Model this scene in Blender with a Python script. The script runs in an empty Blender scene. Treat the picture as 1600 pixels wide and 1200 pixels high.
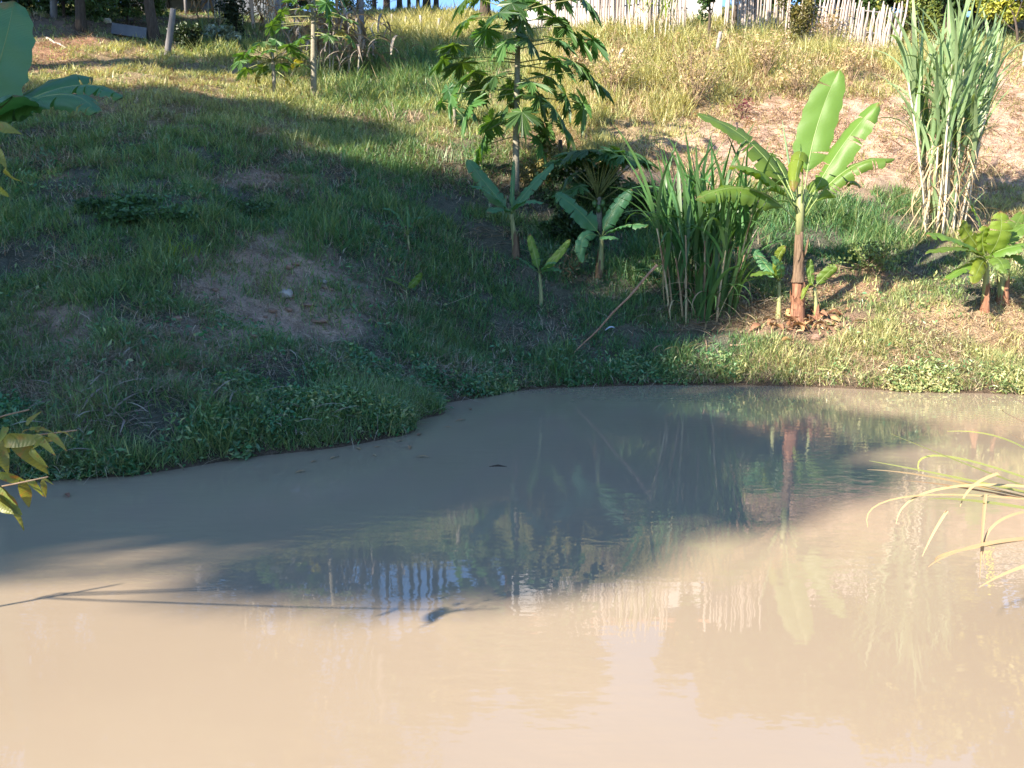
import bpy, math, random
import numpy as np
from mathutils import Vector, Matrix, Quaternion

random.seed(7)
rng = np.random.default_rng(11)
R = math.radians
scn = bpy.context.scene
COL = scn.collection

# ------------------------------------------------------------------ camera
F = 1256.0            # focal length in pixels of the 1600 px wide photograph
PITCH = R(8.5)
CAMZ = 1.6
cam_d = bpy.data.cameras.new('camera')
cam_d.sensor_width = 36.0
cam_d.lens = 36.0 * F / 1600.0
cam_d.clip_end = 2000
cam = bpy.data.objects.new('camera', cam_d)
cam.location = (0, 0, CAMZ)
cam.rotation_euler = (R(90) - PITCH, 0, 0)
COL.objects.link(cam)
scn.camera = cam

# ------------------------------------------------------------------ sky and sun
SUN_EL = 28.0
SUN_DIR = Vector((0.76, 0.65, 0)).normalized()          # way the light travels, on plan
world = bpy.data.worlds.new('World')
scn.world = world
world.use_nodes = True
nt = world.node_tree
nt.nodes.clear()
sky = nt.nodes.new('ShaderNodeTexSky')
sky.sky_type = 'NISHITA'
sky.sun_disc = False
sky.sun_elevation = R(SUN_EL)
sky.sun_rotation = math.atan2(-SUN_DIR.x, -SUN_DIR.y) % (2 * math.pi)
sky.air_density = 0.9
sky.dust_density = 0.35
sky.ozone_density = 5.0
sky.altitude = 500
bg = nt.nodes.new('ShaderNodeBackground')
bg.inputs['Strength'].default_value = 0.115
wo = nt.nodes.new('ShaderNodeOutputWorld')
nt.links.new(sky.outputs[0], bg.inputs['Color'])
nt.links.new(bg.outputs[0], wo.inputs['Surface'])

sun_d = bpy.data.lights.new('sun', 'SUN')
sun_d.energy = 5.0
sun_d.angle = R(0.9)
sun_d.color = (1.0, 0.88, 0.74)
sun = bpy.data.objects.new('sun', sun_d)
LIGHT = Vector((SUN_DIR.x * math.cos(R(SUN_EL)), SUN_DIR.y * math.cos(R(SUN_EL)), -math.sin(R(SUN_EL))))
sun.rotation_euler = LIGHT.to_track_quat('-Z', 'Y').to_euler()
sun.location = (-40, -34, 30)
COL.objects.link(sun)

scn.view_settings.view_transform = 'Standard'
scn.view_settings.look = 'None'
scn.view_settings.gamma = 1.0
scn.view_settings.use_curve_mapping = False
scn.view_settings.exposure = 1.86
scn.render.engine = 'CYCLES'
scn.cycles.use_denoising = True
scn.cycles.max_bounces = 8
scn.cycles.diffuse_bounces = 3
scn.cycles.transmission_bounces = 4
scn.cycles.caustics_reflective = False
scn.cycles.caustics_refractive = False
scn.cycles.sample_clamp_indirect = 6.0

# ------------------------------------------------------------------ projection helpers
CP, SP = math.cos(PITCH), math.sin(PITCH)

def ray(px, py):
    u, v = (px - 800) / F, (600 - py) / F
    d = Vector((u, CP + v * SP, -SP + v * CP))
    return d / d.y

def at(px, py, D):
    d = ray(px, py)
    return Vector((d.x * D, D, CAMZ + d.z * D))

def project(x, y, z):
    zc = z - CAMZ
    depth = y * CP - zc * SP
    up = y * SP + zc * CP
    depth = np.where(depth < 0.05, 0.05, depth)
    return 800 + F * x / depth, 600 - F * up / depth

# ------------------------------------------------------------------ noise
def _hash(ix, iy, seed):
    h = (ix.astype(np.int64) * 374761393 + iy.astype(np.int64) * 668265263 + seed * 1442695041) & 0xFFFFFFFF
    h = ((h ^ (h >> 13)) * 1274126177) & 0xFFFFFFFF
    return ((h ^ (h >> 16)) & 0xFFFF) / 65535.0

def vnoise(x, y, seed=0):
    ix, iy = np.floor(x), np.floor(y)
    fx, fy = x - ix, y - iy
    fx, fy = fx * fx * (3 - 2 * fx), fy * fy * (3 - 2 * fy)
    a, b = _hash(ix, iy, seed), _hash(ix + 1, iy, seed)
    c, d = _hash(ix, iy + 1, seed), _hash(ix + 1, iy + 1, seed)
    return a + (b - a) * fx + (c - a) * fy + (a - b - c + d) * fx * fy

def fbm(x, y, seed=0, octv=4):
    s, amp, tot = 0, 1.0, 0
    for k in range(octv):
        s = s + amp * vnoise(x * 2 ** k, y * 2 ** k, seed + 17 * k)
        tot += amp
        amp *= 0.5
    return s / tot

# ------------------------------------------------------------------ terrain heights
CTRL = []
SHORE = [(-500, 752), (-200, 752), (0, 750), (100, 748), (200, 744), (320, 726), (400, 713), (500, 703), (580, 691),
         (650, 676), (700, 648), (740, 624), (830, 609), (950, 604), (1100, 602), (1200, 603), (1300, 606),
         (1400, 611), (1500, 614), (1600, 617), (1800, 622), (2100, 630)]
def shore_D(px, py):
    return -CAMZ / ray(px, py).z
for px, py in SHORE:
    D = shore_D(px, py)
    p = at(px, py, D)
    CTRL.append((p.x, p.y, 0.0))
    CTRL.append((p.x * (D - 0.35) / D, D - 0.35, -0.30))
    CTRL.append((p.x * 0.72, D * 0.72, -0.9))
def cp(px, py, D):
    p = at(px, py, D)
    CTRL.append((p.x, p.y, p.z))
# left bank, a fairly even slope
for px in (-500, -200, 0, 200):
    for py, D in ((660, 6.55), (600, 7.06), (450, 8.9), (300, 11.7), (200, 14.7)):
        cp(px, py, D)
cp(0, 110, 18.7); cp(200, 112, 18.8); cp(-300, 110, 18.5)
for py, D in ((600, 7.75), (450, 9.9), (300, 13.0), (165, 18.4)):
    cp(400, py, D)
for py, D in ((600, 9.0), (520, 10.0), (400, 11.9), (300, 14.3), (200, 18.2)):
    cp(600, py, D)
for py, D in ((545, 11.2), (430, 12.8), (330, 14.8), (215, 18.0)):
    cp(720, py, D)
# centre
cp(850, 560, 11.1); cp(850, 470, 12.6); cp(800, 395, 13.9); cp(806, 300, 16.0); cp(940, 425, 13.4)
cp(1000, 540, 11.4); cp(1060, 480, 12.4); cp(950, 300, 16.3)
# right flat and slope
cp(1245, 502, 11.9); cp(1300, 540, 11.1); cp(1400, 520, 11.4); cp(1540, 480, 12.0); cp(1600, 560, 10.9); cp(1600, 430, 13.2)
cp(1350, 420, 13.6); cp(1470, 365, 15.0); cp(1300, 320, 16.0); cp(1800, 420, 13.2); cp(1800, 300, 17.0)
cp(1100, 250, 17.6); cp(1400, 220, 19.0); cp(1600, 250, 18.6); cp(950, 180, 19.6); cp(1200, 180, 20.0)
cp(1300, 140, 21.8); cp(900, 100, 22.6); cp(1000, 90, 22.8); cp(1100, 62, 24.0); cp(1330, 80, 25.0); cp(1590, 100, 24.6); cp(1900, 110, 24)
cp(860, 60, 24.5)
# hollow and meadow beyond the brow
cp(600, 165, 21.0); cp(640, 110, 25.0); cp(560, 75, 28.5); cp(640, 40, 36.0); cp(650, 18, 45.0); cp(720, 60, 31.0)
cp(490, 152, 20.0); cp(430, 142, 20.6); cp(520, 100, 25.0)
# left top
cp(300, 75, 24.5); cp(250, 62, 25.0); cp(130, 40, 25.0); cp(60, 25, 25.0); cp(350, 30, 31.0); cp(420, 45, 30.0); cp(-200, 20, 25); cp(200, 18, 32)
# beyond, out of sight
for x, y, z in ((-45, 45, 14.5), (-20, 48, 15.0), (10, 40, 13.5), (30, 36, 12.0), (-15, 70, 15.5), (20, 70, 15.0), (60, 70, 14.0), (-70, 70, 15),
                (-60, 20, 6.0), (60, 20, 6.0), (-120, 60, 12), (120, 60, 12), (0, 150, 15), (-150, 150, 14), (150, 150, 14), (0, 400, 14), (-400, 400, 14), (400, 400, 14),
                (-400, 0, 3), (400, 0, 3), (-25, 0, 1.2), (25, 0, 1.0), (-14, 3, 0.3), (18, 4, 0.1), (0, -3, 0.35), (-8, -3, 0.5), (8, -3, 0.5), (-30, -30, 2), (30, -30, 2), (0, -30, 2),
                (-400, -400, 3), (400, -400, 3), (0, -400, 3), (-100, -80, 3), (100, -80, 3), (0, 1.0, -0.25), (0, 0.0, 0.1), (-3, 0.2, 0.1), (3, 0.2, 0.1),
                (-3.4, 3.2, 0.14), (-3.9, 4.5, 0.08), (-5.2, 3.4, .25), (-2.8, 1.2, 0.2), (-4.2, 2.0, 0.2), (2.75, 2.9, 0.12), (3.2, 2.0, 0.2), (4.2, 3.0, 0.2), (-2.0, 2.6, -0.3), (2.2, 3.2, -0.3),
                (0, 3, -0.9), (0, 5, -1.0), (3, 6, -1.0), (6, 7, -1), (9, 7, -0.8), (-2, 3.6, -0.9), (5, 4.6, -0.7)):
    CTRL.append((x, y, z))
CT = np.array(CTRL)
def _phi(d2):
    return np.sqrt(d2 + 0.09)
_n = len(CT)
_A = np.zeros((_n + 3, _n + 3))
_dx = CT[:, None, 0] - CT[None, :, 0]
_dy = CT[:, None, 1] - CT[None, :, 1]
_A[:_n, :_n] = _phi(_dx ** 2 + _dy ** 2) + np.eye(_n) * -0.02
_A[:_n, _n] = 1; _A[:_n, _n + 1] = CT[:, 0]; _A[:_n, _n + 2] = CT[:, 1]
_A[_n:, :_n] = _A[:_n, _n:].T
_W = np.linalg.solve(_A, np.concatenate([CT[:, 2], [0, 0, 0]]))

def gz(x, y, bumps=True):
    x = np.atleast_1d(np.asarray(x, float)).ravel()
    y = np.atleast_1d(np.asarray(y, float)).ravel()
    out = np.empty(len(x))
    for i in range(0, len(x), 20000):
        xs, ys = x[i:i + 20000], y[i:i + 20000]
        d2 = (xs[:, None] - CT[None, :, 0]) ** 2 + (ys[:, None] - CT[None, :, 1]) ** 2
        out[i:i + 20000] = _phi(d2) @ _W[:_n] + _W[_n] + _W[_n + 1] * xs + _W[_n + 2] * ys
    if bumps:
        k = np.clip((out + 0.05) / 0.5, 0, 1)
        scarp = np.exp(-((x + 2.75) / 0.95) ** 2 - ((y - 9.35 - 0.25 * (x + 2.75)) / 0.40) ** 2) * (0.6 + 0.8 * fbm(x * 4, y * 4, 21, 2))
        out = out - 0.20 * scarp * k
        out = out + k * ((fbm(x * 0.9, y * 0.9, 3, 3) - 0.5) * 0.32 + (fbm(x * 3.5, y * 3.5, 9, 3) - 0.5) * 0.13)
    return out

def g1(x, y):
    return float(gz([x], [y])[0])

def hit(px, py, d0=2.0, d1=60.0):
    d = ray(px, py)
    D = np.linspace(d0, d1, 900)
    z = CAMZ + d.z * D
    g = gz(d.x * D, D)
    below = np.nonzero(z < g)[0]
    k = below[0] if len(below) else len(D) - 1
    Dk = D[k]
    if k > 0:
        a, b = z[k - 1] - g[k - 1], z[k] - g[k]
        Dk = D[k - 1] + (D[k] - D[k - 1]) * a / (a - b + 1e-9)
    return Vector((d.x * Dk, Dk, g1(d.x * Dk, Dk)))

# ------------------------------------------------------------------ materials
def new_mat(name):
    m = bpy.data.materials.new(name)
    m.use_nodes = True
    t = m.node_tree
    t.nodes.clear()
    out = t.nodes.new('ShaderNodeOutputMaterial')
    return m, t, out

def N(t, kind, **kw):
    n = t.nodes.new(kind)
    for k, v in kw.items():
        setattr(n, k, v)
    return n

def leaf_mat(name, col, transl=0.35, rough=0.45, spec=0.4, var=0.25, attr=False, veins=None, tcol=None, spots=None, tips=None):
    """foliage: diffuse front with some gloss, light passing through; colour varies by object and by noise"""
    m, t, out = new_mat(name)
    L = t.links.new
    if attr:
        src = N(t, 'ShaderNodeAttribute', attribute_name='col')
        base = src.outputs['Color']
    else:
        rgb = N(t, 'ShaderNodeRGB')
        rgb.outputs[0].default_value = (*col, 1)
        base = rgb.outputs[0]
    oi = N(t, 'ShaderNodeObjectInfo')
    tc = N(t, 'ShaderNodeTexCoord')
    nz = N(t, 'ShaderNodeTexNoise')
    nz.inputs['Scale'].default_value = 3.0
    nz.inputs['Detail'].default_value = 4
    L(tc.outputs['Object'], nz.inputs['Vector'])
    ad = N(t, 'ShaderNodeMath', operation='ADD')
    L(oi.outputs['Random'], ad.inputs[0]); L(nz.outputs['Fac'], ad.inputs[1])
    mr = N(t, 'ShaderNodeMapRange')
    mr.inputs['From Min'].default_value = 0.3; mr.inputs['From Max'].default_value = 1.7
    mr.inputs['To Min'].default_value = 1 - var; mr.inputs['To Max'].default_value = 1 + var
    L(ad.outputs[0], mr.inputs['Value'])
    hs = N(t, 'ShaderNodeHueSaturation')
    L(base, hs.inputs['Color']); L(mr.outputs[0], hs.inputs['Value'])
    mh = N(t, 'ShaderNodeMapRange')
    mh.inputs['To Min'].default_value = 0.5 - 0.05 * var; mh.inputs['To Max'].default_value = 0.5 + 0.06 * var
    L(oi.outputs['Random'], mh.inputs['Value']); L(mh.outputs[0], hs.inputs['Hue'])
    color = hs.outputs['Color']
    if spots:
        n2 = N(t, 'ShaderNodeTexNoise'); n2.inputs['Scale'].default_value = spots[1]; n2.inputs['Detail'].default_value = 5
        L(tc.outputs['Object'], n2.inputs['Vector'])
        rp = N(t, 'ShaderNodeMapRange'); rp.inputs['From Min'].default_value = spots[2]; rp.inputs['From Max'].default_value = spots[2] + 0.08
        L(n2.outputs['Fac'], rp.inputs['Value'])
        mx = N(t, 'ShaderNodeMix', data_type='RGBA')
        L(rp.outputs[0], mx.inputs['Factor']); L(color, mx.inputs['A']); mx.inputs['B'].default_value = (*spots[0], 1)
        color = mx.outputs['Result']
    if tips:
        uv0 = N(t, 'ShaderNodeUVMap')
        sx = N(t, 'ShaderNodeSeparateXYZ'); L(uv0.outputs[0], sx.inputs[0])
        e1 = N(t, 'ShaderNodeMath', operation='SUBTRACT'); L(sx.outputs['Y'], e1.inputs[0]); e1.inputs[1].default_value = 0.5
        e2 = N(t, 'ShaderNodeMath', operation='ABSOLUTE'); L(e1.outputs[0], e2.inputs[0])
        e3 = N(t, 'ShaderNodeMath', operation='MULTIPLY'); L(e2.outputs[0], e3.inputs[0]); e3.inputs[1].default_value = 1.85
        mxm = N(t, 'ShaderNodeMath', operation='MAXIMUM'); L(e3.outputs[0], mxm.inputs[0]); L(sx.outputs['X'], mxm.inputs[1])
        n3 = N(t, 'ShaderNodeTexNoise'); n3.inputs['Scale'].default_value = 7.0; n3.inputs['Detail'].default_value = 5
        L(tc.outputs['Object'], n3.inputs['Vector'])
        ad3 = N(t, 'ShaderNodeMath', operation='MULTIPLY_ADD'); L(n3.outputs['Fac'], ad3.inputs[0]); ad3.inputs[1].default_value = 0.45; L(mxm.outputs[0], ad3.inputs[2])
        r3 = N(t, 'ShaderNodeMapRange'); r3.inputs['From Min'].default_value = tips; r3.inputs['From Max'].default_value = tips + .07
        L(ad3.outputs[0], r3.inputs['Value'])
        mx3 = N(t, 'ShaderNodeMix', data_type='RGBA'); L(r3.outputs[0], mx3.inputs['Factor']); L(color, mx3.inputs['A']); mx3.inputs['B'].default_value = (0.24, 0.15, 0.06, 1)
        color = mx3.outputs['Result']
    pb = N(t, 'ShaderNodeBsdfPrincipled')
    L(color, pb.inputs['Base Color'])
    pb.inputs['Roughness'].default_value = rough
    pb.inputs['Specular IOR Level'].default_value = spec
    tr = N(t, 'ShaderNodeBsdfTranslucent')
    tm = N(t, 'ShaderNodeMix', data_type='RGBA', blend_type='MULTIPLY')
    tm.inputs['Factor'].default_value = 1.0
    L(color, tm.inputs['A'])
    tm.inputs['B'].default_value = (*(tcol or (1.7, 1.6, 0.55)), 1)
    L(tm.outputs['Result'], tr.inputs['Color'])
    if veins:
        uv = N(t, 'ShaderNodeUVMap')
        wv = N(t, 'ShaderNodeTexWave', bands_direction='X')
        wv.inputs['Scale'].default_value = veins
        wv.inputs['Distortion'].default_value = 0.6
        L(uv.outputs[0], wv.inputs['Vector'])
        bp = N(t, 'ShaderNodeBump')
        bp.inputs['Strength'].default_value = 0.35 if veins > 10 else 0.16
        bp.inputs['Distance'].default_value = 0.004
        L(wv.outputs['Fac'], bp.inputs['Height'])
        L(bp.outputs[0], pb.inputs['Normal']); L(bp.outputs[0], tr.inputs['Normal'])
    mix = N(t, 'ShaderNodeMixShader')
    mix.inputs[0].default_value = transl
    L(pb.outputs[0], mix.inputs[1]); L(tr.outputs[0], mix.inputs[2])
    L(mix.outputs[0], out.inputs['Surface'])
    return m

def rough_mat(name, c1, c2, scale=8.0, rough=0.9, bump=0.4, dist=0.01, stretch=(1, 1, 1), c3=None, spec=0.2, var=0.0):
    m, t, out = new_mat(name)
    L = t.links.new
    tc = N(t, 'ShaderNodeTexCoord')
    mp = N(t, 'ShaderNodeMapping')
    mp.inputs['Scale'].default_value = stretch
    L(tc.outputs['Object'], mp.inputs['Vector'])
    nz = N(t, 'ShaderNodeTexNoise')
    nz.inputs['Scale'].default_value = scale
    nz.inputs['Detail'].default_value = 8
    nz.inputs['Roughness'].default_value = 0.65
    L(mp.outputs[0], nz.inputs['Vector'])
    cr = N(t, 'ShaderNodeValToRGB')
    cr.color_ramp.elements[0].position = 0.32; cr.color_ramp.elements[0].color = (*c1, 1)
    cr.color_ramp.elements[1].position = 0.68; cr.color_ramp.elements[1].color = (*c2, 1)
    if c3:
        e = cr.color_ramp.elements.new(0.5); e.color = (*c3, 1)
    L(nz.outputs['Fac'], cr.inputs[0])
    pb = N(t, 'ShaderNodeBsdfPrincipled')
    pb.inputs['Roughness'].default_value = rough
    pb.inputs['Specular IOR Level'].default_value = spec
    col = cr.outputs[0]
    if var:
        oi = N(t, 'ShaderNodeObjectInfo')
        mr = N(t, 'ShaderNodeMapRange'); mr.inputs['To Min'].default_value = 1 - var; mr.inputs['To Max'].default_value = 1 + var
        L(oi.outputs['Random'], mr.inputs['Value'])
        hs = N(t, 'ShaderNodeHueSaturation'); L(col, hs.inputs['Color']); L(mr.outputs[0], hs.inputs['Value'])
        col = hs.outputs[0]
    L(col, pb.inputs['Base Color'])
    bp = N(t, 'ShaderNodeBump'); bp.inputs['Strength'].default_value = bump; bp.inputs['Distance'].default_value = dist
    L(nz.outputs['Fac'], bp.inputs['Height']); L(bp.outputs[0], pb.inputs['Normal'])
    L(pb.outputs[0], out.inputs['Surface'])
    return m

def ground_mat():
    m, t, out = new_mat('soil')
    L = t.links.new
    at_ = N(t, 'ShaderNodeAttribute', attribute_name='col')
    tc = N(t, 'ShaderNodeTexCoord')
    n1 = N(t, 'ShaderNodeTexNoise'); n1.inputs['Scale'].default_value = 5; n1.inputs['Detail'].default_value = 10; n1.inputs['Roughness'].default_value = 0.7
    L(tc.outputs['Object'], n1.inputs['Vector'])
    n2 = N(t, 'ShaderNodeTexNoise'); n2.inputs['Scale'].default_value = 42; n2.inputs['Detail'].default_value = 6
    L(tc.outputs['Object'], n2.inputs['Vector'])
    m1 = N(t, 'ShaderNodeMapRange'); m1.inputs['From Min'].default_value = .3; m1.inputs['From Max'].default_value = .7; m1.inputs['To Min'].default_value = 0.55; m1.inputs['To Max'].default_value = 1.35
    L(n1.outputs['Fac'], m1.inputs['Value'])
    m2 = N(t, 'ShaderNodeMapRange'); m2.inputs['From Min'].default_value = .3; m2.inputs['From Max'].default_value = .7; m2.inputs['To Min'].default_value = 0.7; m2.inputs['To Max'].default_value = 1.25
    L(n2.outputs['Fac'], m2.inputs['Value'])
    mm = N(t, 'ShaderNodeMath', operation='MULTIPLY'); L(m1.outputs[0], mm.inputs[0]); L(m2.outputs[0], mm.inputs[1])
    hs = N(t, 'ShaderNodeHueSaturation'); L(at_.outputs['Color'], hs.inputs['Color']); L(mm.outputs[0], hs.inputs['Value'])
    pb = N(t, 'ShaderNodeBsdfPrincipled'); pb.inputs['Roughness'].default_value = 0.95; pb.inputs['Specular IOR Level'].default_value = 0.1
    L(hs.outputs[0], pb.inputs['Base Color'])
    ad = N(t, 'ShaderNodeMath', operation='ADD'); L(n1.outputs['Fac'], ad.inputs[0]); L(n2.outputs['Fac'], ad.inputs[1])
    bp = N(t, 'ShaderNodeBump'); bp.inputs['Strength'].default_value = 0.8; bp.inputs['Distance'].default_value = 0.05
    L(ad.outputs[0], bp.inputs['Height']); L(bp.outputs[0], pb.inputs['Normal'])
    L(pb.outputs[0], out.inputs['Surface'])
    return m

def water_mat():
    m, t, out = new_mat('muddy_water')
    L = t.links.new
    tc = N(t, 'ShaderNodeTexCoord')
    n0 = N(t, 'ShaderNodeTexNoise'); n0.inputs['Scale'].default_value = 0.5; n0.inputs['Detail'].default_value = 3
    L(tc.outputs['Object'], n0.inputs['Vector'])
    cr = N(t, 'ShaderNodeValToRGB')
    cr.color_ramp.elements[0].position = 0.3; cr.color_ramp.elements[0].color = (0.292, 0.232, 0.160, 1)
    cr.color_ramp.elements[1].position = 0.7; cr.color_ramp.elements[1].color = (0.325, 0.260, 0.180, 1)
    L(n0.outputs['Fac'], cr.inputs[0])
    pb = N(t, 'ShaderNodeBsdfPrincipled')
    L(cr.outputs[0], pb.inputs['Base Color'])
    pb.inputs['Roughness'].default_value = 0.012
    pb.inputs['IOR'].default_value = 1.333
    pb.inputs['Specular IOR Level'].default_value = 0.95
    # faint ripples, with calm and livelier patches
    mp = N(t, 'ShaderNodeMapping'); mp.inputs['Scale'].default_value = (5.0, 11.0, 1)
    L(tc.outputs['Object'], mp.inputs['Vector'])
    r1 = N(t, 'ShaderNodeTexNoise'); r1.inputs['Scale'].default_value = 1.0; r1.inputs['Detail'].default_value = 2.5
    L(mp.outputs[0], r1.inputs['Vector'])
    pn = N(t, 'ShaderNodeTexNoise'); pn.inputs['Scale'].default_value = 0.55; pn.inputs['Detail'].default_value = 2
    L(tc.outputs['Object'], pn.inputs['Vector'])
    pr = N(t, 'ShaderNodeMapRange'); pr.inputs['From Min'].default_value = 0.42; pr.inputs['From Max'].default_value = 0.65; pr.inputs['To Min'].default_value = 0.15; pr.inputs['To Max'].default_value = 1.0
    L(pn.outputs['Fac'], pr.inputs['Value'])
    mm = N(t, 'ShaderNodeMath', operation='MULTIPLY'); L(r1.outputs['Fac'], mm.inputs[0]); L(pr.outputs[0], mm.inputs[1])
    bp = N(t, 'ShaderNodeBump'); bp.inputs['Strength'].default_value = 1.0; bp.inputs['Distance'].default_value = 0.0022
    L(mm.outputs[0], bp.inputs['Height']); L(bp.outputs[0], pb.inputs['Normal'])
    L(pb.outputs[0], out.inputs['Surface'])
    return m

M = {}
M['soil'] = ground_mat()
M['water'] = water_mat()
M['blade'] = leaf_mat('grass_blade', None, 0.33, 0.42, 0.5, 0.12, attr=True, tcol=(1.25, 1.2, 0.6))
M['straw'] = leaf_mat('dry_straw', None, 0.15, 0.8, 0.15, 0.12, attr=True, tcol=(1.1, 1.0, 0.8))
M['weed'] = leaf_mat('weed_leaf', None, 0.28, 0.34, 0.6, 0.15, attr=True, tcol=(1.4, 1.4, 0.5))
M['treeleaf'] = leaf_mat('tree_leaf', None, 0.16, 0.5, 0.35, 0.15, attr=True, tcol=(1.5, 1.45, 0.5))
M['banana'] = leaf_mat('banana_leaf', (0.115, 0.20, 0.035), 0.42, 0.38, 0.45, 0.18, veins=26, tcol=(2.0, 1.75, 0.5), tips=1.19)
M['banana_yellow'] = leaf_mat('backlit_banana_leaf', (0.19, 0.265, 0.035), 0.5, 0.4, 0.4, 0.18, veins=26, tcol=(1.6, 1.5, 0.45), tips=1.15)  # yellow-green of leaves lit from behind, put into the base colour
M['banana_dark'] = leaf_mat('shaded_banana_leaf', (0.07, 0.19, 0.075), 0.36, 0.36, 0.5, 0.15, veins=26, tips=1.20)  # banana leaf with shade put into its colour, mainly for shaded plants
M['rib'] = leaf_mat('leaf_rib', (0.20, 0.27, 0.09), 0.1, 0.4, 0.4, 0.1)
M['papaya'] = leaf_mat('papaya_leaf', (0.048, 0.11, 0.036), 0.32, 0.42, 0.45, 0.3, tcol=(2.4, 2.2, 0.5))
M['papaya_lit'] = leaf_mat('sunlit_papaya_leaf', (0.07, 0.15, 0.04), 0.35, 0.42, 0.45, 0.25, tcol=(2.0, 1.8, 0.5))  # lighter copy of the papaya leaf, sunlight painted into its colour
M['papaya_yellow'] = leaf_mat('yellow_papaya_leaf', (0.24, 0.22, 0.05), 0.4, 0.5, 0.3, 0.2)
M['petiole'] = leaf_mat('papaya_petiole', (0.19, 0.21, 0.07), 0.1, 0.45, 0.35, 0.2)
M['cane_leaf'] = leaf_mat('cane_leaf', (0.075, 0.165, 0.055), 0.34, 0.42, 0.4, 0.25, tcol=(1.7, 1.6, 0.5))
M['cane_leaf_blue'] = leaf_mat('glaucous_cane_leaf', (0.21, 0.30, 0.15), 0.30, 0.42, 0.4, 0.25, tcol=(1.5, 1.5, 0.5))
M['dry_leaf'] = leaf_mat('dead_cane_leaf', (0.40, 0.30, 0.18), 0.2, 0.7, 0.2, 0.3, tcol=(1.2, 1.0, 0.7))
M['grey_leaf'] = leaf_mat('grey_dead_leaf', (0.30, 0.25, 0.20), 0.15, 0.75, 0.15, 0.3, tcol=(1.1, 1.0, 0.8))
M['brown_leaf'] = leaf_mat('brown_dead_leaf', (0.30, 0.17, 0.09), 0.12, 0.65, 0.25, 0.35, tcol=(1.2, 1.0, 0.7))
M['croton'] = leaf_mat('mottled_shrub_leaf', (0.17, 0.19, 0.045), 0.4, 0.42, 0.4, 0.3, veins=5, tcol=(1.7, 1.5, 0.4), spots=((0.26, 0.13, 0.04), 14.0, 0.55))
M['reed'] = leaf_mat('reed_leaf', (0.33, 0.34, 0.10), 0.3, 0.5, 0.35, 0.25, tcol=(1.4, 1.3, 0.5))
M['reed_dry'] = leaf_mat('dry_reed_leaf', (0.42, 0.30, 0.155), 0.2, 0.6, 0.3, 0.3, tcol=(1.2, 1.0, 0.6))
M['stem'] = rough_mat('banana_stem', (0.13, 0.16, 0.06), (0.30, 0.30, 0.14), 3.0, 0.6, 0.3, 0.008, (14, 14, 1.0), spec=0.35)
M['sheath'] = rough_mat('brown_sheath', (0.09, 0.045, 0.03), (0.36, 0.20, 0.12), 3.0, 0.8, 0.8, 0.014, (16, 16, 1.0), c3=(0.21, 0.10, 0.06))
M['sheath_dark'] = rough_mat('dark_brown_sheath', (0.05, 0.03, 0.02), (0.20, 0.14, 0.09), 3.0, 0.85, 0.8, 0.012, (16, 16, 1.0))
M['ptrunk'] = rough_mat('papaya_trunk', (0.15, 0.135, 0.10), (0.27, 0.25, 0.19), 3.0, 0.8, 0.5, 0.01, (5, 5, 14))
M['bark'] = rough_mat('dark_bark', (0.035, 0.026, 0.02), (0.10, 0.08, 0.06), 4.0, 0.9, 0.8, 0.03, (6, 6, 1.2))
M['bark_grey'] = rough_mat('grey_bark', (0.10, 0.10, 0.10), (0.20, 0.19, 0.18), 4.0, 0.9, 0.6, 0.02, (6, 6, 1.2))  # colour darkened to stand in for shade on the upper-left posts
M['post'] = rough_mat('weathered_post', (0.20, 0.18, 0.16), (0.44, 0.40, 0.36), 4.0, 0.85, 0.6, 0.01, (12, 12, 1.2), var=0.15)
M['stick'] = rough_mat('bleached_stick', (0.22, 0.18, 0.155), (0.46, 0.40, 0.35), 3.0, 0.8, 0.4, 0.006, (14, 14, 1.2), var=0.22)
M['stick_yellow'] = rough_mat('yellow_paint', (0.62, 0.50, 0.05), (0.75, 0.62, 0.08), 3.0, 0.6, 0.2, 0.004)
M['pole'] = rough_mat('brown_pole', (0.20, 0.11, 0.07), (0.42, 0.26, 0.17), 3.0, 0.7, 0.3, 0.004, (20, 20, 2))
M['stalk'] = rough_mat('cane_stalk', (0.28, 0.25, 0.16), (0.55, 0.50, 0.40), 3.0, 0.6, 0.3, 0.004, (8, 8, 1.5), spec=0.35, var=0.25)
M['stalk_red'] = rough_mat('reddish_cane_stalk', (0.20, 0.09, 0.05), (0.42, 0.38, 0.22), 1.6, 0.6, 0.3, 0.004, (5, 5, 1.5), spec=0.35, var=0.2)
M['rock'] = rough_mat('grey_stone', (0.20, 0.18, 0.16), (0.40, 0.37, 0.33), 5.0, 0.9, 0.8, 0.03)
M['clod'] = rough_mat('red_earth', (0.17, 0.11, 0.08), (0.30, 0.19, 0.14), 6.0, 0.95, 0.8, 0.03)
M['white_wall'] = rough_mat('white_wall', (0.50, 0.48, 0.46), (0.62, 0.60, 0.58), 2.0, 0.8, 0.1, 0.005)
M['tile_roof'] = rough_mat('clay_tile', (0.35, 0.15, 0.09), (0.50, 0.25, 0.16), 6.0, 0.85, 0.3, 0.01, var=0.2)
M['tin'] = rough_mat('dull_tin', (0.16, 0.18, 0.19), (0.30, 0.33, 0.34), 2.0, 0.55, 0.2, 0.006, spec=0.4)
M['tin_dark'] = rough_mat('shaded_tin', (0.05, 0.06, 0.075), (0.10, 0.12, 0.14), 2.0, 0.55, 0.2, 0.006, spec=0.4)  # colour darkened and blued to stand in for shade on the trough
M['plastic'] = rough_mat('pale_plastic', (0.5, 0.52, 0.62), (0.66, 0.68, 0.78), 8.0, 0.4, 0.3, 0.004, spec=0.5)
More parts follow.
